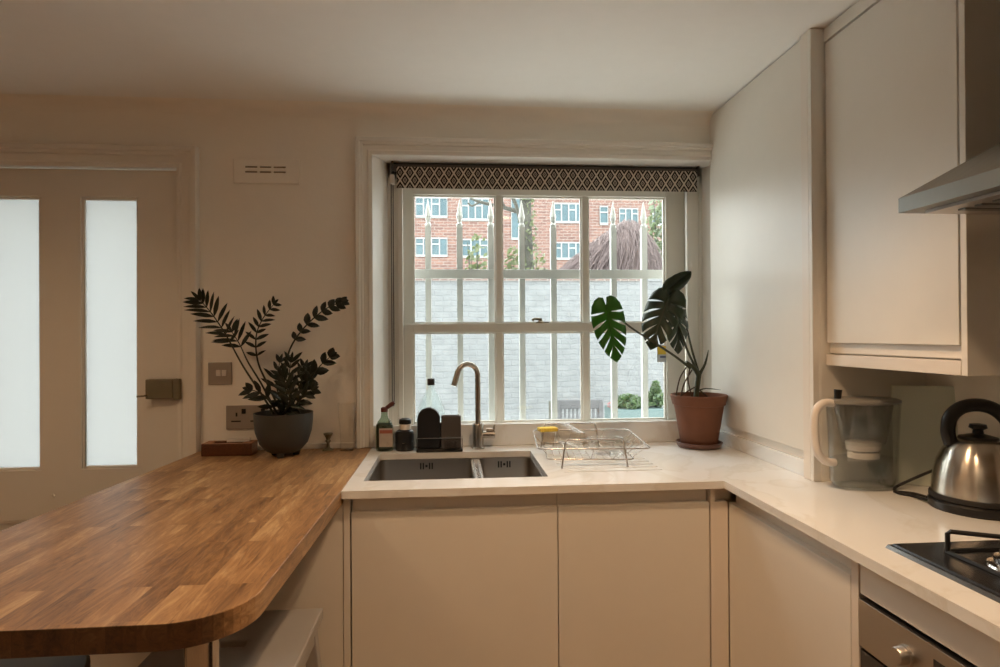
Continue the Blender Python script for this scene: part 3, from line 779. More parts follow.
# tap
tx, ty = .097, 2.21
tp = thing('kitchen_tap', (tx, ty, CT), 'brushed nickel swan-neck mixer tap behind the sink', 'tap')
b = MB(); b.lathe([(.0235, 0), (.0235, .004), (.020, .006), (.020, .088), (.018, .092), (.012, .093)], (tx, ty, CT), 28); b.build('body', M['nickel'], tp, smooth=40)
R_ = .043; dxy = Vector((-.88, -.47, 0)).normalized()
zt = CT + .266
pth = [Vector((tx, ty, CT + .09)), Vector((tx, ty, CT + .18)), Vector((tx, ty, zt - .02))]
for k in range(0, 15):
    a = PI * k / 14 * .93
    pth.append(Vector((tx, ty, zt)) + dxy * (R_ * (1 - math.cos(a))) + Vector((0, 0, R_ * math.sin(a))))
last = pth[-1]; d = (pth[-1] - pth[-2]).normalized(); pth.append(last + d * .045)
b = MB(); b.tube(pth, .0105, 16); b.build('spout', M['nickel'], tp, smooth=40)
b = MB(); b.tube([(tx + .012, ty, CT + .050), (tx + .062, ty - .004, CT + .050)], .0135, 16); b.tube([(tx + .056, ty - .004, CT + .058), (tx + .060, ty - .004, CT + .088)], .0035, 8); b.tube([(tx + .030, ty - .002, CT + .068), (tx + .060, ty - .004, CT + .068)], .0055, 10)
b.build('handle', M['nickel'], tp, smooth=40)

# oak breakfast bar
bar = thing('breakfast_bar', (-.62, 1.6, 0), 'thick oiled oak butcher-block breakfast bar with a rounded corner', 'table')
def xr_(y): return -.274 + (y - 2.232) * .0288
def xl_(y): return -.907 + (y - 2.283) * .063
N0 = .908
p = [(xl_(WY - .001), WY - .001), (xl_(1.08), 1.08)]
cx, cy, r = xl_(1.08) + .17, N0 + .17, .17
p = [(xl_(WY - .001), WY - .001)] + [(cx + r * math.cos(a), cy + r * math.sin(a)) for a in [PI + k * PI / 2 / 10 for k in range(11)]]
r = .115; cx, cy = xr_(1.02) - r, N0 + r
p += [(cx + r * math.cos(a), cy + r * math.sin(a)) for a in [1.5 * PI + k * PI / 2 / 12 for k in range(13)]]
p += [(-.2945, 1.636), (-.2945, 2.2618), (-.292, WY - .001)]
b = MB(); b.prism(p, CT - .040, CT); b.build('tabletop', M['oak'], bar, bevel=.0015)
for lx, ly in ((-.398, 1.0), (-.80, 1.02)):
    b = MB(); b.lathe([(.033, 0), (.033, .004), (.0255, .008), (.0255, .855), (.035, .860), (.035, .8695)], (lx, ly, 0), 28); b.build('leg', M['chrome'], bar, smooth=40)
b = MB(); b.box(-.86, -.40, 1.62, 1.645, .80, .8695); b.build('support_rail', M['stooldark'], bar)

# ------------------------------------------------------------------ base units
def unit(name, x0, x1, label, doorlabel=None, y=1.662, door=(None, None)):
    t = thing('base_cabinet', ((x0 + x1) / 2, 1.9, 0), label, 'cabinet')
    MB().box(x0, x1, y + .031, WY - .03, .10, CB - .20 if 'sink' in label else CB - .002).build('carcass', M['cab'], t)
    MB().box(x0 + .0012, x1 - .0012, y, y + .020, .12, .846).build('door', M['cab'], t, bevel=.0015)
    b = MB(); b.box(x0 + .001, x1 - .001, y + .021, y + .030, .80, CB - .005); b.build('handle_channel', M['rail'], t, bevel=.001)
    MB().box(x0, x1, y + .05, y + .065, 0, .10).build('plinth', M['cab'], t)
    return t
unit('a', -.272, .293, 'handleless cream base cabinet under the sink, wider door')
unit('b', .293, .728, 'handleless cream base cabinet under the drainer, right of the sink door')
b = MB(); b.box(-.292, -.275, 1.662, WY - .03, 0, CB - .002); tag(b.build('cabinet_end_panel', M['cab'], bevel=.001), 'cream upright end panel left of the sink cabinet', 'panel')
b = MB(); b.box(-.92, -.294, 1.664, 1.690, 0, CT - .0405); tag(b.build('bar_back_panel', M['cab']), 'cream panel filling the space under the oak bar', 'panel')
b = MB(); b.box(.731, .782, 1.662, 1.70, 0, .846); b.box(.731, .745, 1.664, 1.70, .846, CB - .002); b.box(.745, .80, 1.684, 1.70, .846, CB - .004); tag(b.build('corner_post', M['cabedge'], bevel=.001), 'narrow cream corner post where the two cabinet runs meet', 'panel')
t = thing('base_cabinet', (1.05, 1.38, 0), 'handleless cream base cabinet right of the corner, beside the oven', 'cabinet')
MB().box(.816, XR - .01, 1.128, 1.60, .10, CB - .002).build('carcass', M['cab'], t)
MB().box(.783, .803, 1.136, 1.6605, .12, .846).build('door', M['cab'], t, bevel=.0015)
MB().box(.804, .815, 1.1345, 1.66, .80, CB - .005).build('handle_channel', M['rail'], t, bevel=.001)
MB().box(.783, .805, 1.112, 1.134, 0, CB - .002).build('side_panel', M['cabedge'], t, bevel=.001)
MB().box(.84, .85, 1.13, 1.65, 0, .10).build('plinth', M['cab'], t)
# oven
ov = thing('built_in_oven', (1.06, .80, .10), 'stainless steel built-in oven below the hob', 'oven')
Y0, Y1 = .51, 1.108
MB().box(.81, XR - .02, Y0, Y1, .001, .812).build('oven_body', M['dkgrey'], ov)
MB().box(.779, .808, Y0, Y1, .722, .812).build('control_panel', M['steel'], ov, bevel=.001)
MB().box(.782, .808, Y0, Y1, .20, .716).build('oven_door', M['glassblack'], ov, bevel=.002)
b = MB(); b.tube([(.735, Y0 + .05, .675), (.735, Y1 - .05, .675)], .010, 12); b.tube([(.735, Y1 - .08, .675), (.785, Y1 - .08, .675)], .007, 8); b.tube([(.735, Y0 + .08, .675), (.785, Y0 + .08, .675)], .007, 8)
b.build('door_handle', M['steel'], ov, smooth=40)
for yk in (.985, .635):
    b = MB()
    b.tube([(.779, yk, .766), (.775, yk, .766), (.774, yk, .766), (.762, yk, .766), (.760, yk, .766)], [.018, .018, .0155, .0145, .013], 24); b.build('knob', M['steel'], ov, smooth=40)
MB().box(.7785, .780, .70, .925, .748, .792).build('display', M['glassblack'], ov)
b = MB(); b.box(.785, .806, .505, 1.110, .820, CB - .002); tag(b.build('oven_filler_strip', M['cab'], bevel=.001), 'cream filler strip between the worktop edge and the oven', 'panel')

# hob
hb = thing('gas_hob', (1.06, .80, CT), 'black gas hob with a steel rim set in the worktop', 'hob')
hx0, hx1, hy0, hy1 = .829, 1.31, .52, 1.100
b = MB()
b.loft([[(hx0, hy0, CT), (hx1, hy0, CT), (hx1, hy1, CT), (hx0, hy1, CT)], [(hx0 + .003, hy0 + .003, CT + .007), (hx1 - .003, hy0 + .003, CT + .007), (hx1 - .003, hy1 - .003, CT + .007), (hx0 + .003, hy1 - .003, CT + .007)]])
b.build('steel_rim', mat('rim_steel', (.30, .29, .28), .25, 1), hb)
b = MB(); e = .010
def rq(d, z): return [(hx0 + d, hy0 + d, z), (hx1 - d, hy0 + d, z), (hx1 - d, hy1 - d, z), (hx0 + d, hy1 - d, z)]
b.loft([rq(.008, CT + .0072), rq(.010, CT + .0105), rq(.022, CT + .0105), rq(.034, CT + .0085)]); b.build('hob_plate', M['hobglass'], hb, smooth=20)
for (bx_, by_, br_) in ((.975, .955, .045), (1.175, .955, .036), (.975, .665, .036), (1.175, .665, .05)):
    b = MB(); b.lathe([(br_ * 1.25, .008), (br_ * 1.2, .012), (br_, .014), (br_ * .98, .024), (br_ * .7, .027)], (bx_, by_, CT), 32); bn = b.build('burner', M['chrome'], hb, smooth=40)
    b = MB(); b.lathe([(br_ * .8, .027), (br_ * .82, .033), (br_ * .7, .036)], (bx_, by_, CT), 28); b.build('burner_cap', M['black'], bn, smooth=40)
for yc in (.955, .665):
    b = MB(); z0 = CT + .009; z1 = CT + .048; r = .0042
    for ya in (yc + .085, yc - .085):
        b.tube([(.905, ya, z0), (.905, ya, z1 - .004), (.909, ya - .002, z1), (.975, ya * .55 + yc * .45, z1)], r, 8)
        b.tube([(1.27, ya, z0), (1.27, ya, z1), (1.19, ya * .55 + yc * .45, z1)], r, 8)
    b.tube([(.905, yc - .085, z0 + .001), (.905, yc + .085, z0 + .001)], r, 8); b.tube([(1.27, yc - .085, z0 + .004), (1.27, yc + .085, z0 + .004)], r, 8)
    for ya in (yc - .09, yc + .09):
        b.tube([(.905, ya, z0 + .001), (1.27, ya, z0 + .001)], r, 8)
        b.tube([(1.075, ya, z0), (1.075, ya, z1), (1.075, yc + (ya - yc) * .4, z1)], r, 8)
    b.build('pan_support', M['cast'], hb, smooth=40)

# ------------------------------------------------------------------ tall boiler cupboard + wall unit
tc = thing('tall_wall_cupboard', (1.17, 1.95, .98), 'tall white full-height cupboard beside the window standing on the worktop', 'cabinet')
MB().box(1.040, XR - .004, 1.625, WY - .001, .985, HC - .001).build('carcass', M['cab'], tc)
MB().box(1.009, 1.028, 1.662, WY - .001, .985, HC - .006).build('door', M['cab'], tc, bevel=.001)
MB().box(1.022, 1.0298, 1.66, WY - .001, .9575, .9845).build('handle_channel', M['rail'], tc)
b = MB(); b.box(1.003, 1.025, 1.622, 1.656, CT + .0005, HC - .001); b.build('front_post', M['cabedge'], tc, bevel=.001)
b = MB(); b.box(1.026, XR - .004, 1.606, 1.622, CT + .0005, HC - .001); b.box(1.003, 1.026, 1.606, 1.6215, CT + .0005, HC - .001); b.build('side_panel', M['cab'], tc, bevel=.001)
wc = thing('wall_cabinet', (1.19, 1.37, 1.235), 'cream handleless wall cabinet above the jug and kettle', 'cabinet')
wx = 1.040; wy0, wy1 = 1.142, 1.604; wz = 1.234
MB().box(wx + .024, XR - .004, wy0 + .016, wy1, wz, HC - .001).build('carcass', M['cab'], wc)
MB().box(wx, XR - .004, wy0, wy0 + .015, wz, HC - .001).build('side_panel', M['cab'], wc, bevel=.001)
MB().box(wx, wx + .020, wy0 + .020, wy1 - .006, 1.296, 2.126).build('door', M['cab'], wc, bevel=.001)
MB().box(wx, wx + .022, wy0 + .016, wy1, 2.133, HC - .005).build('top_filler', M['cab'], wc)
MB().box(wx, wx + .022, wy0 + .016, wy1, wz, 1.264).build('bottom_rail', M['cabedge'], wc, bevel=.001)
MB().box(wx + .012, wx + .023, wy0 + .016, wy1, 1.268, 1.295).build('handle_channel', M['rail'], wc)

# extractor hood
eh = thing('extractor_hood', (1.10, .80, 1.55), 'grey steel pyramid extractor hood over the hob', 'hood')
ex0, ey0, ey1, ez = .862, .50, 1.100, 1.553
b = MB()
def q4(x0, y0, y1, z): return [(x0, y0, z), (XR - .002, y0, z), (XR - .002, y1, z), (x0, y1, z)]
b.loft([q4(ex0, ey0, ey1, ez), q4(ex0, ey0, ey1, ez + .028), q4(1.085, .67, .93, 1.73)])
b.build('canopy', M['hood'], eh)
b = MB(); b.box(ex0 + .03, XR - .03, ey0 + .03, ey1 - .03, ez - .006, ez - .0005); un = b.build('filter_panel', M['steel'], eh)
b = MB()
for k in range(14): b.box(ex0 + .06, XR - .06, ey0 + .06 + k * .035, ey0 + .075 + k * .035, ez - .009, ez - .006)
b.build('filter_slats', M['hood'], un)
MB().box(1.085, XR - .002, .67, .93, 1.7305, HC - .001).build('chimney', M['hood'], eh)

# ------------------------------------------------------------------ things on the worktop
# monstera
mx, my = .903, 2.150
mp = thing('monstera_plant', (mx, my, CT), 'monstera in a terracotta pot at the right end of the window', 'plant')
b = MB(); b.lathe([(.060, 0), (.076, .004), (.083, .020), (.079, .021), (.073, .010), (.055, .008)], (mx, my, CT), 40); b.build('saucer', M['saucer'], mp, smooth=40)
b = MB(); H_ = .192
b.lathe([(.062, .0085), (.0645, .012), (.088, H_ - .038), (.093, H_ - .036), (.1015, H_ - .004), (.0995, H_), (.092, H_), (.088, H_ - .03), (.080, H_ - .05)], (mx, my, CT), 48); b.build('pot', M['terra'], mp, smooth=30)
b = MB(); b.lathe([(.086, H_ - .03), (.05, H_ - .022), (.01, H_ - .018)], (mx, my, CT), 32); b.build('soil', M['soil'], mp, smooth=60)
def G(x, y, d=0): return at(x, y, Y=my + d)
b = MB()
b.tube(smoothpath([G(696, 397), G(697, 388), G(699, 374)], 4), [.0095] * 9, 10)
b.tube(smoothpath([G(699, 376), G(694, 368, -.01), G(686, 362, -.02)], 4), [.009, .0088, .0086, .0084, .008, .0075, .007, .0068, .0065], 8)
b.tube(smoothpath([G(699, 375), G(705, 364), G(708.5, 350)], 4), [.0075, .007, .006, .005, .0045, .004, .003, .002, .001], 8)
b.build('stem', M['monstem'], mp, smooth=50)
def petiole(pts, r0=.005, r1=.003):
    pp = smoothpath(pts, 5); b = MB(); b.tube(pp, [r0 + (r1 - r0) * i / (len(pp) - 1) for i in range(len(pp))], 8); b.build('leaf_stalk', M['monstem'], mp, smooth=50)
def mleaf(base, tip, nrm, width, m, cup=.15, droop=.25, slits=True, seed=0):
    base, tip = Vector(base), Vector(tip); ax = tip - base; Ln = ax.length; ax.normalize()
    nrm = Vector(nrm); nrm = (nrm - ax * nrm.dot(ax)).normalized(); sd = ax.cross(nrm)
    # lobes: (y at midrib lo, hi, margin lo (x,y), margin hi (x,y), cut start)
    lobes = [((-.0, .13), [(.05, -.14), (.24, -.17), (.43, -.06), (.51, .12)], .0),
             ((.13, .25), [(.515, .15), (.53, .26), (.51, .37)], .40),
             ((.25, .38), [(.505, .41), (.49, .51), (.45, .59)], .38),
             ((.38, .54), [(.44, .63), (.40, .71), (.34, .78)], .38),
             ((.54, .72), [(.32, .81), (.27, .87), (.20, .92)], .45),
             ((.72, 1.0), [(.18, .94), (.08, 1.0), (.0, 1.04)], .6)]
    if not slits:
        lobes = [(q, w, 0) for q, w, c in lobes]
        for k in range(1, len(lobes)): lobes[k] = (lobes[k][0], [lobes[k - 1][1][-1]] + lobes[k][1][1:], 0)
    b = MB()
    def W(x, y):
        z = cup * abs(x) * (1 - 1.6 * abs(x)) - droop * (y * y) * .55 - .28 * x * x + .02 * math.sin(9 * y + seed) * abs(x) * 2
        return base + ax * (y * Ln) + sd * (x * Ln * width) + nrm * (z * Ln)
    N = 7
    for sgn in (-1, 1):
        for (ya, yb), mg, cut in lobes:
            mpts = [Vector((a, c)) for a, c in mg]
            # sample margin into K points
            K = 4; ms = []
            segs = len(mpts) - 1
            for k in range(K + 1):
                t = k / K * segs; i = min(int(t), segs - 1); ms.append(mpts[i].lerp(mpts[i + 1], t - i))
            rows = []
            for k in range(K + 1):
                y0 = ya + (yb - ya) * k / K; row = []
                for j in range(N + 1):
                    t = j / N; pt = Vector((0, y0)).lerp(ms[k], t)
                    if k in (0, K) and cut and t > cut * .8:   # widen the slit from its inner end
                        yc = (ya + yb) / 2; s_ = .16 * math.sin(PI * min(1, (t - cut * .8) / (1 - cut * .8)) ** .7)
                        pt.y += (ms[2].y * t + y0 * (1 - t) - pt.y) * s_ * 1.35
                    row.append(W(sgn * (pt.x + .004), pt.y))
                rows.append(row)
            for r0, r1 in zip(rows, rows[1:]):
                for j in range(N): b.quad(r0[j], r0[j + 1], r1[j + 1], r1[j])
    bmesh.ops.remove_doubles(b.bm, verts=b.bm.verts, dist=.0012)
    o = b.build('leaf', m, mp, smooth=60, solid=.0008)
    b = MB(); b.tube([W(0, k / 10) + nrm * .0006 for k in range(11)], [.0028 - .00022 * k for k in range(11)], 6); b.build('midrib', M['monstem'] if m is M['mon_dark'] else M['mon_green'], o, smooth=60)
    return o
# left green leaf hanging in front of the glass
petiole([G(690, 368, -.01), G(676, 357, -.05), G(655, 343, -.10), G(633, 329, -.14), G(610, 311, -.16)])
mleaf(G(606, 305, -.16), G(617, 360, -.19), (-.12, -1, .12), .56, M['mon_green'], .10, .10, seed=1)
# big dark leaf
petiole([G(698, 372), G(688, 352, -.03), G(679, 325, -.05), G(669, 297, -.06)])
mleaf(G(669, 297, -.06), G(651, 345, -.12), (-.45, -1, .35), .66, M['mon_dark'], .30, .22, seed=2)
# second dark leaf on the right
petiole([G(699, 374), G(692, 350, .01), G(686, 325, .0), G(681, 306, -.03)])
mleaf(G(676, 302, -.045), G(682, 352, -.05), (.55, -1, .15), .72, M['mon_dark'], .16, .18, seed=3)
# young folded leaf at the top
petiole([G(669, 297, -.06), G(666, 291, -.05), G(668, 284, -.04)], .003, .003)
mleaf(G(667, 290, -.04), G(690, 272, -.05), (-.3, -.85, -.35), .55, M['mon_dark'], .75, -.05, slits=False, seed=4)
# low spear + roots
b = MB(); b.tube(smoothpath([G(697, 391), G(706, 388.5, -.02), G(721, 390, -.05)], 4), [.004, .0045, .0045, .0045, .004, .0035, .003, .002, .001], 6, flat=.5); b.build('young_shoot', M['monstem'], mp, smooth=50)
rt = [[G(688, 365, -.01), G(680, 378, -.03), G(676, 396, -.04)], [G(690, 368), G(688, 380, -.02), G(692, 397, -.02)], [G(692, 370, -.01), G(684, 384, -.04), G(681, 397, -.05)],
      [G(697, 386), G(688, 391, -.03), G(680, 396, -.04)], [G(697, 388), G(703, 393, .01), G(708, 397, .02)]]
for q in rt:
    b = MB(); b.tube(smoothpath(q, 5), .0026, 6); b.build('aerial_root', M['root'], mp, smooth=50)

# ZZ plant
zx, zy = -.580, 2.155
zp = thing('zz_plant', (zx, zy, CT), 'dark leafy houseplant with arching stems in a slate bowl pot on the oak bar', 'plant')
b = MB()
b.lathe([(.040, .012), (.058, .020), (.080, .045), (.0935, .085), (.0975, .120), (.0985, .150), (.0945, .150), (.0925, .122), (.088, .10)], (zx, zy, CT), 48); b.build('pot', M['zzpot'], zp, smooth=40)
for k in range(3):
    a = k * 2 * PI / 3 - PI / 2
    b = MB(); b.lathe([(.010, 0), (.013, .008), (.016, .022)], (zx + .042 * math.cos(a), zy + .042 * math.sin(a), CT), 14); b.build('pot_foot', M['zzpot'], zp, smooth=40)
b = MB(); b.lathe([(.0915, .125), (.05, .132), (.01, .134)], (zx, zy, CT), 32); b.build('soil', M['soil'], zp, smooth=60)
def Z_(x, y, d=0): return at(x, y, Y=zy + d)
def leaflet(b, base, d, up, L, w):
    d = d.normalized(); s = d.cross(up)
    if s.length < 1e-3: s = d.orthogonal()
    s.normalize(); n = s.cross(d)
    prof = [(0, .06), (.15, .6), (.35, 1), (.6, .92), (.82, .55), (1, .02)]
    rows = []
    for t, ww in prof:
        c = base + d * (t * L) - Vector((0, 0, 1)) * (t * t * L * .12)
        rows.append((c - s * (ww * w / 2) + n * .0012 * ww, c - n * .0008, c + s * (ww * w / 2) + n * .0012 * ww))
    V = [[b.bm.verts.new(q) for q in r] for r in rows]
    for r0, r1 in zip(V, V[1:]):
        for j in (0, 1): b.bm.faces.new((r0[j], r0[j + 1], r1[j + 1], r1[j]))
def frond(pts, t0, n, L, w, spread=.9, seed=0, lw=None, tip=True, plane=None, r0=.0042):
    pp = smoothpath(pts, 8); rnd = random.Random(seed)
    b = MB(); b.tube(pp, [r0 - (r0 - .0012) * i / (len(pp) - 1) for i in range(len(pp))], 8)
    st = b.build('stem', M['zzstem'], zp, smooth=60)
    b = MB(); N = len(pp) - 1
    for k in range(n):
        t = t0 + (1 - t0) * k / (n - 1) * .97; i = min(int(t * N), N - 1); f = t * N - i
        p_ = pp[i].lerp(pp[i + 1], f); tg = (pp[i + 1] - pp[i]).normalized()
        pl_n = Vector(plane) if plane else Vector((0, -1, .25)); sd = tg.cross(pl_n).normalized()
        sz = (.75 + .35 * math.sin(PI * min(1, .15 + (k / (n - 1)) * .9)))
        for sg in (-1, 1):
            dd = tg * (.55 + .5 * (k / n)) + sd * sg * spread + pl_n * rnd.uniform(-.25, .3)
            leaflet(b, p_ + Vector((0, 0, 0)), dd, pl_n + Vector((rnd.uniform(-.4, .4), 0, rnd.uniform(-.3, .5))), L * sz * rnd.uniform(.85, 1.1), w * rnd.uniform(.85, 1.1))
    if tip: leaflet(b, pp[-1], (pp[-1] - pp[-2]), Vector((0, -1, .3)), L * .6, w * .8)
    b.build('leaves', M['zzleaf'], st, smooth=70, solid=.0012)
frond([Z_(274, 414), Z_(262, 395, -.02), Z_(243, 366, -.05), Z_(226, 335, -.08), Z_(212, 314, -.10), Z_(200, 300, -.12)], .55, 9, .072, .014, .8, 1)
frond([Z_(277, 414), Z_(262, 385), Z_(248, 362, .0), Z_(240, 345, .01), Z_(232, 332, .02)], .72, 4, .080, .014, .85, 2, plane=(0, -1, .5))
frond([Z_(282, 414), Z_(268, 385, .02), Z_(258, 362, .03), Z_(256, 338, .03), Z_(262, 320, .02), Z_(274, 304, .0)], .45, 9, .046, .013, .8, 3)
frond([Z_(284, 414), Z_(284, 385, -.02), Z_(289, 352, -.03), Z_(303, 329, -.04), Z_(324, 310, -.05), Z_(342, 302, -.06)], .5, 8, .042, .022, .6, 4, r0=.0045)
frond([Z_(288, 414), Z_(297, 396, -.03), Z_(309, 380, -.05), Z_(320, 366, -.06), Z_(330, 357, -.07)], .45, 4, .055, .026, .5, 5)
frond([Z_(280, 414), Z_(283, 398, -.05), Z_(288, 380, -.08), Z_(291, 362, -.09)], .15, 8, .070, .013, .6, 6, plane=(.3, -1, .2))
frond([Z_(286, 414), Z_(293, 398, .0), Z_(301, 382, .02), Z_(305, 368, .03)], .15, 7, .062, .015, .6, 7, plane=(-.2, -1, .2))
frond([Z_(290, 414), Z_(296, 405, -.06), Z_(303, 396, -.08), Z_(312, 390, -.09)], .2, 4, .050, .018, .7, 8)
frond([Z_(278, 414), Z_(270, 402, -.05), Z_(262, 394, -.07), Z_(252, 390, -.09)], .2, 4, .058, .020, .6, 9)
frond([Z_(284, 414), Z_(279, 396, .03), Z_(276, 380, .04), Z_(280, 362, .05)], .2, 6, .06, .014, .6, 10)
frond([Z_(283, 414), Z_(290, 402, -.08), Z_(287, 388, -.10), Z_(282, 376, -.11)], .1, 7, .06, .016, .6, 11, plane=(.2, -1, .1))
frond([Z_(288, 414), Z_(300, 400, -.04), Z_(306, 388, -.05), Z_(308, 374, -.05)], .1, 6, .055, .020, .6, 12)

# wooden block
wb = thing('wooden_block', (-.77, 2.19, CT), 'reddish wooden block with a hollow in its top beside the plant pot', 'block')
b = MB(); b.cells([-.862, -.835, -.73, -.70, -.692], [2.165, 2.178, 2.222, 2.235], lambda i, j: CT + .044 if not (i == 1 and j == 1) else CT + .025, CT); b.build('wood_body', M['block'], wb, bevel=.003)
b = MB(); b.box(-.785, -.712, 2.19, 2.226, CT + .0445, CT + .053, rz=.12); 
wp = b.build('folded_paper', M['white_pl']); wp.location.z += 0; tag(wp, 'small folded white paper on top of the wooden block', 'paper')

# tall glass + small goblet
def ring_lathe(prof, th): return prof + [(max(r - th, .0005), z) for r, z in reversed(prof)]
gv = MB(); pr_ = [(.026, .0), (.026, .006), (.024, .03), (.026, .08), (.031, .12), (.0325, .150), (.031, .172)]
gv.lathe([(.001, 0)] + pr_ + [(r - .002, z) for r, z in reversed(pr_[1:])] + [(.001, .008)], (-.378, 2.235, CT), 36, cap=False)
tag(gv.build('drinking_glass', M['tumbler'], smooth=50), 'tall clear curved drinking glass on the bar beside the window casing', 'glass')
gb = MB(); gb.lathe([(.020, 0), (.019, .004), (.006, .010), (.0045, .026), (.010, .034), (.006, .040), (.012, .052), (.017, .060), (.016, .062), (.004, .055)], (-.445, 2.235, CT), 24)
tag(gb.build('small_goblet', M['lock'], smooth=50), 'tiny dark metal goblet left of the drinking glass', 'goblet')

# washing up bottle (green)
def SB(x, y, Y=2.20): return at(x, y, Y=Y)
bx0, by0 = -.240, 2.205
gbt = thing('washing_up_bottle', (bx0, by0, CT), 'green washing-up liquid bottle with a flipped red cap by the casing', 'bottle')
b = MB(); b.lathe([(.028, 0), (.031, .006), (.032, .06), (.031, .088), (.024, .105), (.014, .118), (.0115, .130), (.0115, .140)], (bx0, by0, CT), 32, sy=.72); b.build('bottle_body', M['bottlegreen'], gbt, smooth=50)
b = MB(); b.lathe([(.024, .004), (.028, .008), (.029, .095), (.022, .100)], (bx0, by0, CT), 28, sy=.68); b.build('liquid', M['soapgreen'], gbt, smooth=50)
b = MB(); b.lathe([(.0125, .140), (.0125, .154), (.008, .157)], (bx0, by0, CT), 20); cp = b.build('cap', M['redcap'], gbt, smooth=40)
b = MB(); b.tube([(bx0 + .008, by0, CT + .154), (bx0 + .026, by0 - .003, CT + .167), (bx0 + .036, by0 - .004, CT + .174)], [.007, .008, .006], 12); b.build('flip_lid', M['redcap'], cp, smooth=40)
b = MB(); b.box(bx0 - .016, bx0 + .032, by0 - .0265, by0 - .0255, CT + .018, CT + .084, rz=0); lb = b.build('label', M['label'], gbt)
MB().box(bx0 - .014, bx0 + .030, by0 - .0272, by0 - .0264, CT + .066, CT + .078).build('red_band', M['labelred'], lb)
# small jar
jx, jy = -.168, 2.205
jt = thing('soap_jar', (jx, jy, CT), 'squat dark jar with a white collar and black cap beside the green bottle', 'jar')
b = MB(); b.lathe([(.030, 0), (.033, .004), (.034, .06), (.031, .070), (.020, .076)], (jx, jy, CT), 32, sy=.85); b.build('jar_body', M['black'], jt, smooth=40)
b = MB(); b.lathe([(.0205, .076), (.0205, .094), (.019, .096)], (jx + .002, jy, CT), 24); b.build('collar', M['white_pl'], jt, smooth=40)
b = MB(); b.lathe([(.0215, .096), (.0225, .100), (.021, .112), (.012, .116)], (jx + .002, jy, CT), 24); b.build('cap', M['black'], jt, smooth=40)
b = MB(); b.tube([(jx - .033, jy - .006, CT + .03), (jx, jy - .031, CT + .03), (jx + .033, jy - .006, CT + .03)], .002, 6); b.build('ring', M['chrome'], jt)
# clear bottle behind
cb = thing('clear_bottle', (-.073, 2.228, CT), 'big clear bottle with a black cap standing behind the sink caddy', 'bottle')
pc = [(.045, 0), (.052, .008), (.053, .115), (.046, .150), (.030, .188), (.0135, .216), (.012, .232)]
b = MB(); b.lathe(pc, (-.073, 2.2265, CT), 36, sy=.62); b.build('bottle_body', M['bottleclear'], cb, smooth=50)
b = MB(); b.lathe([(.0125, .232), (.0135, .234), (.0135, .254), (.012, .256)], (-.073, 2.2265, CT), 24); b.build('cap', M['black'], cb, smooth=40)
# sink caddy
sc_ = thing('sink_caddy', (-.04, 2.17, CT), 'black sink caddy with a grey compartment and wire rail behind the sink', 'caddy')
cy0, cy1 = 2.150, 2.190
b = MB(); b.box(-.124, .040, cy0, cy1 + .0, CT, CT + .012); b.build('base_tray', M['black'], sc_, bevel=.004)
b = MB()
arcp = [(-.120, CT + .0125), (-.040, CT + .0125)] + [(-.080 + .040 * math.cos(a), CT + .118 + .040 * math.sin(a)) for a in [k * PI / 14 for k in range(15)]]
b.prism(arcp, cy0 + .004, cy1 - .012, 'Y'); b.build('arched_holder', M['black'], sc_, bevel=.004)
b = MB(); b.cells([-.036, -.032, .030, .034], [cy0 + .004, cy0 + .008, cy1 - .008, cy1 - .004], lambda i, j: CT + .128 if i in (0, 2) or j in (0, 2) else CT + .02, CT + .0125); b.build('grey_cup', M['grey'], sc_, bevel=.0015)
b = MB(); b.tube([(-.122, cy1 - .004, CT + .050), (-.122, cy0 + .001, CT + .050), (.038, cy0 + .001, CT + .050), (.038, cy1 - .004, CT + .050)], .0016, 6)
b.tube([(.038, cy0 + .001, CT + .012), (.038, cy0 + .001, CT + .050)], .0016, 6); b.tube([(-.122, cy0 + .001, CT + .012), (-.122, cy0 + .001, CT + .050)], .0016, 6); b.build('wire_rail', M['wire'], sc_)
b = MB(); b.box(-.118, .03, cy1 - .006, cy1 - .001, CT + .0125, CT + .10); b.build('back_plate', M['dkgrey'], sc_, bevel=.002)
b = MB(); rnd = random.Random(4); b.tube([(.0 + .019 * math.cos(t) * (1 + .2 * math.sin(5 * t)), cy0 + .0 - .012 + .006 * math.sin(3 * t), CT + .030 + .013 * math.sin(2.3 * t)) for t in [k * .35 for k in range(60)]], .0016, 5)
b.build('steel_scourer', M['dkgrey'], sc_)

# dish rack
dk = thing('dish_rack', (.43, 1.98, CT), 'chrome wire dish rack standing on the drainer grooves', 'dish rack')
RZ = .968
r_bl, r_br = at(533, 430, Z=RZ), at(628, 429.5, Z=RZ); r_fr, r_fl = at(651, 448.5, Z=RZ), at(538, 449, Z=RZ)
def rrect(c, r, n=5):
    out = []
    for i in range(4):
        p, a, q = c[i - 1], c[i], c[(i + 1) % 4]
        d0 = (p - a).normalized() * r; d1 = (q - a).normalized() * r
        for k in range(n + 1):
            t = k / n; out.append((a + d0) * (1 - t) ** 2 + a * 2 * t * (1 - t) + (a + d1) * t * t)
    return out
rim = rrect([r_bl, r_br, r_fr, r_fl], .025)
b = MB(); b.tube(rim, .0028, 8, closed=True); b.build('rim', M['wire'], dk, smooth=60)
fz = CT + .018
ins = .035
f_bl = Vector((r_bl.x + ins, r_bl.y - ins * 1.0, fz)); f_br = Vector((r_br.x - ins * 1.6, r_br.y - ins, fz)); f_fr = Vector((r_fr.x - ins * 1.2, r_fr.y + ins, fz)); f_fl = Vector((r_fl.x + ins, r_fl.y + ins, fz))
b = MB(); b.tube(rrect([f_bl, f_br, f_fr, f_fl], .02), .0022, 6, closed=True)
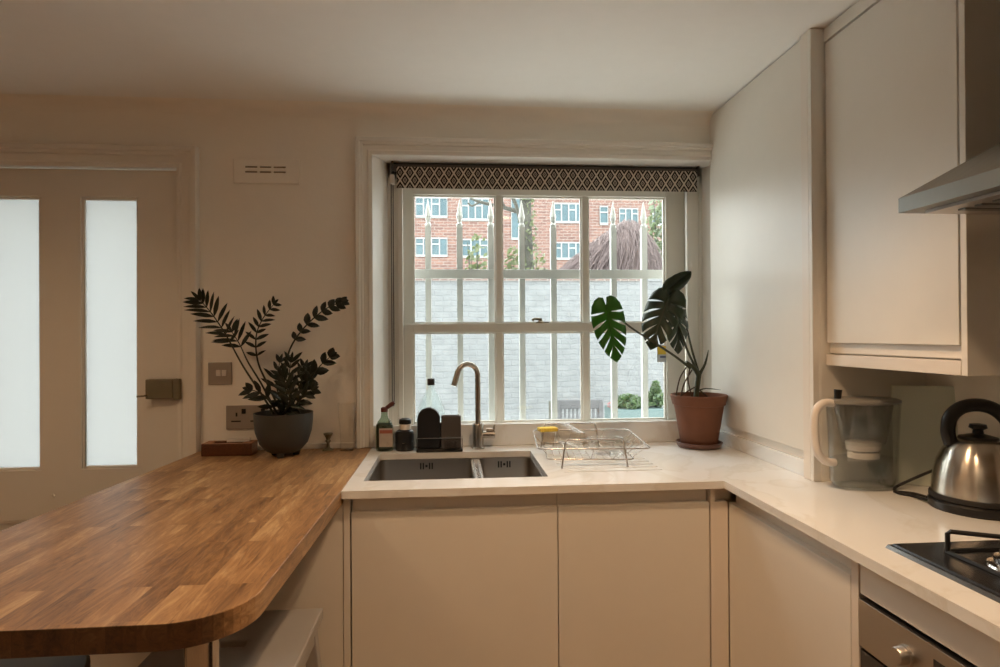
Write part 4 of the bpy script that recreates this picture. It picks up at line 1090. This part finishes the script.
for k in range(1, 12):
    t = k / 12; a = f_bl.lerp(f_br, t); c = f_fl.lerp(f_fr, t); A0 = r_bl.lerp(r_br, t); C0 = r_fl.lerp(r_fr, t)
    if k % 3 == 0: b.tube([A0, a, c, C0], .0011, 5)
    else: b.tube([a, c], .0011, 5)
b.build('basket', M['wire'], dk, smooth=60)
b = MB()
for k in range(1, 9):
    t = k / 9; a = r_br.lerp(r_fr, t); c = f_br.lerp(f_fr, t); b.tube([a, c], .0012, 5)
    if k % 3 == 0: b.tube([r_bl.lerp(r_fl, t), f_bl.lerp(f_fl, t)], .0012, 5)
b.build('end_wires', M['wire'], dk, smooth=60)
def foot(xa, xb, y, lab):
    b = MB(); ins = .012; zt = CT + .088
    b.tube(smoothpath([(xa, y - .006, CT + .0015), (xa + ins, y, zt - .008)], 3) + smoothpath([(xa + ins + .006, y, zt), (xb - ins - .006, y, zt)], 3) + smoothpath([(xb - ins, y, zt - .008), (xb, y - .006, CT + .0015)], 3), .0028, 8)
    b.build('leg_frame', M['wire'], dk, smooth=60)
foot(.338, .545, 1.846, 'front')
foot(.325, .540, 2.19, 'back')
# things in the rack
sx_ = at(547, 437, Y=2.10)
sp = thing('clear_tub', (sx_.x, 2.10, fz + .003), 'small clear tub holding the sponge at the rack left end', 'tub')
b = MB(); b.lathe([(.001, 0), (.020, 0), (.027, .052), (.0255, .052), (.019, .003), (.001, .003)], (sx_.x + .004, 2.10, fz + .004), 28, cap=False); b.build('tub_wall', M['amber'], sp, smooth=40)
b = MB(); b.box(sx_.x - .031, sx_.x + .036, 2.082, 2.122, fz + .0575, fz + .071, rz=.15)
tag(b.build('sponge', M['yellow'], bevel=.004, seg=3), 'yellow sponge lying on the clear tub in the dish rack', 'sponge')
# tumbler lying tilted
c0 = at(583, 444, Y=2.02); c1 = at(566, 431, Y=2.10)
a0 = Vector((.440, 2.02, fz + .036)); a1 = Vector((.392, 2.10, fz + .052)); dd = (a1 - a0)
b = MB(); b.tube([a0, a0 + dd * .04, a0 + dd * .5, a1], [.012, .028, .031, .036], 28, cap=False)
b.tube([a0 + dd * .06, a0 + dd * .5, a1], [.026, .029, .034], 28, cap=False)
tag(b.build('tumbler', M['amber'], smooth=50), 'clear tumbler lying on its side in the dish rack', 'glass')
b = MB()
def rr2(x0, x1, y0, y1, r, z, n=4):
    o = []
    for (cx, cy, a) in ((x1 - r, y1 - r, 0), (x0 + r, y1 - r, PI / 2), (x0 + r, y0 + r, PI), (x1 - r, y0 + r, 1.5 * PI)):
        o += [(cx + r * math.cos(a + k * PI / 2 / n), cy + r * math.sin(a + k * PI / 2 / n), z) for k in range(n + 1)]
    return o
X0, X1, Y0_, Y1_ = .462, .575, 1.915, 2.05; zf = fz + .004
b.loft([rr2(X0 + .008, X1 - .008, Y0_ + .008, Y1_ - .008, .015, zf), rr2(X0, X1, Y0_, Y1_, .018, zf + .040), rr2(X0 - .004, X1 + .004, Y0_ - .004, Y1_ + .004, .02, zf + .041), rr2(X0 + .002, X1 - .002, Y0_ + .002, Y1_ - .002, .018, zf + .040), rr2(X0 + .010, X1 - .010, Y0_ + .010, Y1_ - .010, .015, zf + .002)])
tag(b.build('food_container', M['tumbler'], smooth=40), 'clear shallow food container lying in the dish rack', 'container')

# water filter jug
jx, jy = 1.100, 1.538
jg = thing('water_filter_jug', (jx, jy, CT), 'clear water filter jug with a white handle in the worktop corner', 'jug')
def oval(rx, ry, z, cx=0, n=40): return [(jx + cx + rx * math.cos(2 * PI * k / n), jy + ry * math.sin(2 * PI * k / n), CT + z) for k in range(n)]
b = MB()
prof = [(.062, 0), (.082, .006), (.090, .022), (.093, .12), (.099, .225)]
b.loft([oval(r, r * .60, z) for r, z in prof] + [oval(r - .003, (r - .003) * .60, max(z, .005)) for r, z in reversed(prof)], cap=False)
b.build('jug_wall', M['jugglass'], jg, smooth=50)
b = MB(); b.loft([oval(r - .004, (r - .004) * .6, z + .004) for r, z in ((.066, .0), (.082, .004), (.089, .02), (.0905, .075))]); b.build('water', M['water'], jg, smooth=40)
b = MB(); b.loft([oval(.052, .040, .115), oval(.060, .045, .130), oval(.080, .048, .222), oval(.078, .046, .222), oval(.056, .042, .132)], cap=False)
b.build('funnel', M['jugglass'], jg, smooth=50)
b = MB(); b.loft([oval(.036, .030, .078), oval(.040, .032, .080), oval(.040, .032, .094), oval(.036, .030, .096)]); b.loft([oval(.038, .031, .099), oval(.043, .034, .101), oval(.046, .036, .122), oval(.042, .033, .124)]); b.build('filter_cartridge', M['white_pl'], jg, smooth=40)
b = MB(); b.loft([oval(.098, .060, .2255), oval(.1005, .062, .228), oval(.099, .061, .234), oval(.085, .052, .238)]); b.build('lid', mat('jug_lid', (.22, .21, .19), .3), jg, smooth=40)
b = MB()
hp = smoothpath([(jx - .090, jy - .01, CT + .226), (jx - .118, jy - .012, CT + .228), (jx - .142, jy - .014, CT + .205), (jx - .146, jy - .014, CT + .150), (jx - .138, jy - .014, CT + .10), (jx - .115, jy - .012, CT + .075), (jx - .088, jy - .01, CT + .070)], 5)
b.tube(hp, .0105, 12, flat=1.0); b.build('handle', M['white_pl'], jg, smooth=60)
b = MB(); b.tube([(jx - .072, jy - .0, CT + .232), (jx - .070, jy, CT + .262)], [.008, .010], 10); b.build('lid_tab', M['black'], jg, smooth=50)

# frosted glass chopping board leaning on the wall
b = MB()
q0 = at(899, 480, X=1.27); y1_, y0_ = 1.60, 1.42
lo = [(1.204, 1.560), (1.334, 1.490), (1.336, 1.4945), (1.206, 1.5645)]
b.loft([[(x, y, CT + .0008) for x, y in lo], [(x + .010, y + .022, CT + .268) for x, y in lo]])
tag(b.build('glass_chopping_board', M['board_glass'], bevel=.002), 'frosted greenish glass board leaning in the corner between the jug and kettle', 'chopping board')
s2 = thing('wall_socket', (XR, 1.24, 1.08), 'double wall socket on the splash wall behind the kettle', 'socket')
MB().box(XR - .008, XR, 1.17, 1.316, 1.06, 1.146).build('plate', M['switch'], s2, bevel=.002)
for yk in (1.20, 1.27):
    MB().box(XR - .010, XR - .0078, yk, yk + .03, 1.085, 1.09).build('slot', M['black'], s2)
    MB().box(XR - .010, XR - .0078, yk + .012, yk + .018, 1.105, 1.12).build('slot', M['black'], s2)

# kettle
kx, ky = 1.225, 1.318
kt = thing('electric_kettle', (kx, ky, CT), 'domed stainless steel electric kettle with a black loop handle', 'kettle')
b = MB(); b.lathe([(.094, 0), (.098, .004), (.098, .018), (.094, .022)], (kx, ky, CT), 48); b.build('power_base', M['black'], kt, smooth=40)
b = MB(); b.lathe([(.093, .0225), (.096, .026), (.096, .034), (.0945, .036)], (kx, ky, CT), 48); b.build('base_ring', M['blackmatt'], kt, smooth=40)
b = MB(); b.lathe([(.0915, .0362), (.091, .05), (.088, .08), (.081, .112), (.069, .138), (.054, .156), (.040, .164)], (kx, ky, CT), 64); b.build('body', kettle_steel(), kt, smooth=60)
b = MB(); b.lathe([(.040, .1642), (.038, .169), (.020, .174), (.011, .176), (.010, .185), (.018, .190), (.016, .198), (.004, .200)], (kx, ky, CT), 32); b.build('lid', M['black'], kt, smooth=40)
hd = Vector((-.80, -.60, 0)).normalized(); hd = Vector((.93, -.36, 0)).normalized()
def K(u, z): return Vector((kx, ky, CT + z)) + hd * u
hp = smoothpath([K(-.054, .150), K(-.060, .178), K(-.055, .212), K(-.034, .235), K(-.002, .243), K(.030, .235), K(.056, .210), K(.068, .178), K(.070, .142)], 5)
b = MB(); b.tube(hp, [.015] * 8 + [.0155] * (len(hp) - 16) + [.015] * 8, 14); b.build('handle', M['black'], kt, smooth=60)
b = MB(); b.tube([K(.080, .085), K(.100, .115), K(.118, .135)], [.024, .017, .012], 16); b.build('spout', M['steel'], kt, smooth=50)
b = MB()
cdp = smoothpath([(kx - .080, ky + .055, CT + .008), (1.15, 1.43, CT + .004), (1.135, 1.46, CT + .004), (1.16, 1.50, CT + .006), (1.20, 1.49, CT + .03), (1.25, 1.45, CT + .07), (1.30, 1.40, CT + .11), (XR - .012, 1.33, CT + .17)], 6)
b.tube(cdp, .0035, 8); b.tube(smoothpath([(1.135, 1.475, CT + .004), (1.17, 1.45, CT + .004), (kx - .05, ky + .085, CT + .005)], 5), .0033, 8)
b.build('cord', M['blackmatt'], kt, smooth=60)

# ------------------------------------------------------------------ stools under the bar
def stool(x, y, h, m, label, w=.34, d=.34, rz=0, name='bar_stool'):
    t = thing(name, (x, y, 0), label, 'stool'); R = Matrix.Rotation(rz, 3, 'Z')
    b = MB(); hx, hy = w / 2, d / 2
    b.cells([-hx, -.030, .030, hx], [-hy, -.012, .012, hy], lambda i, j: None if (i == 1 and j == 1) else h, h - .028)
    for v_ in b.bm.verts: v_.co = R @ v_.co + Vector((x, y, 0))
    b.build('seat', m, t, bevel=.004)
    for sx in (-1, 1):
        for sy in (-1, 1):
            b = MB(); tx_, ty_ = sx * (hx - .03), sy * (hy - .03); bx_, by_ = sx * (hx + .02), sy * (hy + .02); q = .016
            b.loft([[(bx_ + a * q, by_ + c * q, 0) for a, c in ((-1, -1), (1, -1), (1, 1), (-1, 1))], [(tx_ + a * q, ty_ + c * q, h - .0285) for a, c in ((-1, -1), (1, -1), (1, 1), (-1, 1))]])
            for v_ in b.bm.verts: v_.co = R @ v_.co + Vector((x, y, 0))
            b.build('leg', m, t, bevel=.003)
    for k, z in ((-1, .22), (1, .22)):
        b = MB(); f = (hy + .02) - .05 * z / h * 1.0; g_ = hx + .0
        b.box(-g_, g_, k * f - .010, k * f + .010, z - .018, z + .018)
        for v_ in b.bm.verts: v_.co = R @ v_.co + Vector((x, y, 0))
        b.build('footrest', m, t, bevel=.002)
    b = MB(); 
    for k in (-1, 1):
        b.box(-hx + .02, hx - .02, k * (hy - .022) - .008, k * (hy - .022) + .008, h - .075, h - .0285)
        b.box(k * (hx - .022) - .008, k * (hx - .022) + .008, -hy + .03, hy - .03, h - .075, h - .0285)
    for v_ in b.bm.verts: v_.co = R @ v_.co + Vector((x, y, 0))
    b.build('apron', m, t, bevel=.002)
    return t
stool(-.503, 1.432, .62, M['stool'], 'white bar stool with a slot in its seat, right of the chrome leg')
def rstool(x, y, h, label):
    t = thing('bar_stool', (x, y, 0), label, 'stool')
    b = MB(); b.lathe([(.15, h - .035), (.165, h - .028), (.165, h - .006), (.158, h)], (x, y, 0), 40); b.build('seat', M['stooldark'], t, smooth=40)
    for k in range(4):
        a = PI / 4 + k * PI / 2
        b = MB(); b.tube([(x + .19 * math.cos(a), y + .19 * math.sin(a), 0), (x + .11 * math.cos(a), y + .11 * math.sin(a), h - .0355)], .014, 10); b.build('leg', M['stooldark'], t, smooth=40)
    b = MB(); b.tube([(x + .165 * math.cos(a), y + .165 * math.sin(a), .22) for a in [k * PI / 12 for k in range(24)]], .008, 8, closed=True); b.build('footrest', M['stooldark'], t, smooth=40)
rstool(-.96, 1.36, .60, 'dark round bar stool under the left end of the oak bar')

# ------------------------------------------------------------------ light
W_ = bpy.data.worlds.new('world'); bpy.context.scene.world = W_; W_.use_nodes = True
bg = W_.node_tree.nodes['Background']; bg.inputs[0].default_value = (.94, .98, .97, 1); bg.inputs[1].default_value = 8.2

def spot(x, y, e, size=math.radians(118), col=(1, .64, .36), blend=.8, r=.035):
    f = thing('added_downlight', (x, y, HC), 'unseen added warm ceiling downlight', 'light', 'unseen added ceiling downlights')
    b = MB(); b.lathe([(.045, -.0005), (.045, -.005), (.036, -.005), (.036, -.0015)], (x, y, HC), 28); b.build('bezel', M['chrome'], f, smooth=40)
    b = MB(); b.lathe([(.034, -.0032), (.034, -.0012)], (x, y, HC), 24); b.build('lamp', M['lampglow'], f)
    l = bpy.data.lights.new('downlight', 'SPOT'); l.energy = e; l.color = col; l.spot_size = size; l.spot_blend = blend; l.shadow_soft_size = r
    o = bpy.data.objects.new('downlight', l); C.objects.link(o); o.location = (x, y, HC - .03)
for x, y, e, a in ((.30, 1.18, 41, 118), (.40, .60, 27, 118), (-1.35, 1.12, 21, 150)):  # added lamps, none in view; the last lifts the left wall and door
    spot(x, y, e, math.radians(a))
fl = thing('added_floor_lamp', (-.9, -1.2, 0), 'unseen black torchiere added behind the viewer to brighten the ceiling', 'lamp')  # added lamp out of view, fills the ceiling and room with light
fx, fy = -.9, -1.2
b = MB(); b.lathe([(.13, 0), (.13, .015), (.02, .025)], (fx, fy, 0), 32); b.build('base', M['black'], fl, smooth=40)
b = MB(); b.tube([(fx, fy, .02), (fx, fy, 1.60)], .010, 12); b.build('pole', M['black'], fl, smooth=40)
b = MB(); b.lathe([(.012, 1.60), (.07, 1.62), (.13, 1.68), (.15, 1.74), (.147, 1.74), (.127, 1.685), (.068, 1.625), (.010, 1.606)], (fx, fy, 0), 40, cap=False); b.build('shade', M['black'], fl, smooth=50)
b = MB(); b.lathe([(.02, 1.630), (.085, 1.66), (.06, 1.685), (.01, 1.69)], (fx, fy, 0), 32); b.build('bulb', mat('added_lamp_glow', (1, .85, .7), .5, emit=((1, .78, .54), 250)), fl, smooth=60)
def portal(x, y, z, w, h):
    l = bpy.data.lights.new('portal', 'AREA'); l.shape = 'RECTANGLE'; l.size = w; l.size_y = h; l.cycles.is_portal = True
    o = bpy.data.objects.new('portal', l); C.objects.link(o); o.location = (x, y, z); o.rotation_euler = (-PI / 2, 0, 0)
portal(.37, 2.56, 1.44, 1.2, 1.1)

sc = bpy.context.scene
sc.view_settings.view_transform = 'Standard'; sc.view_settings.look = 'None'; sc.view_settings.exposure = 0; sc.view_settings.gamma = 1
sc.view_settings.use_curve_mapping = False
cy = sc.cycles
cy.use_denoising = True
cy.max_bounces = 10; cy.diffuse_bounces = 6; cy.glossy_bounces = 5; cy.transmission_bounces = 8; cy.transparent_max_bounces = 24
cy.sample_clamp_indirect = 6; cy.caustics_reflective = False; cy.caustics_refractive = False
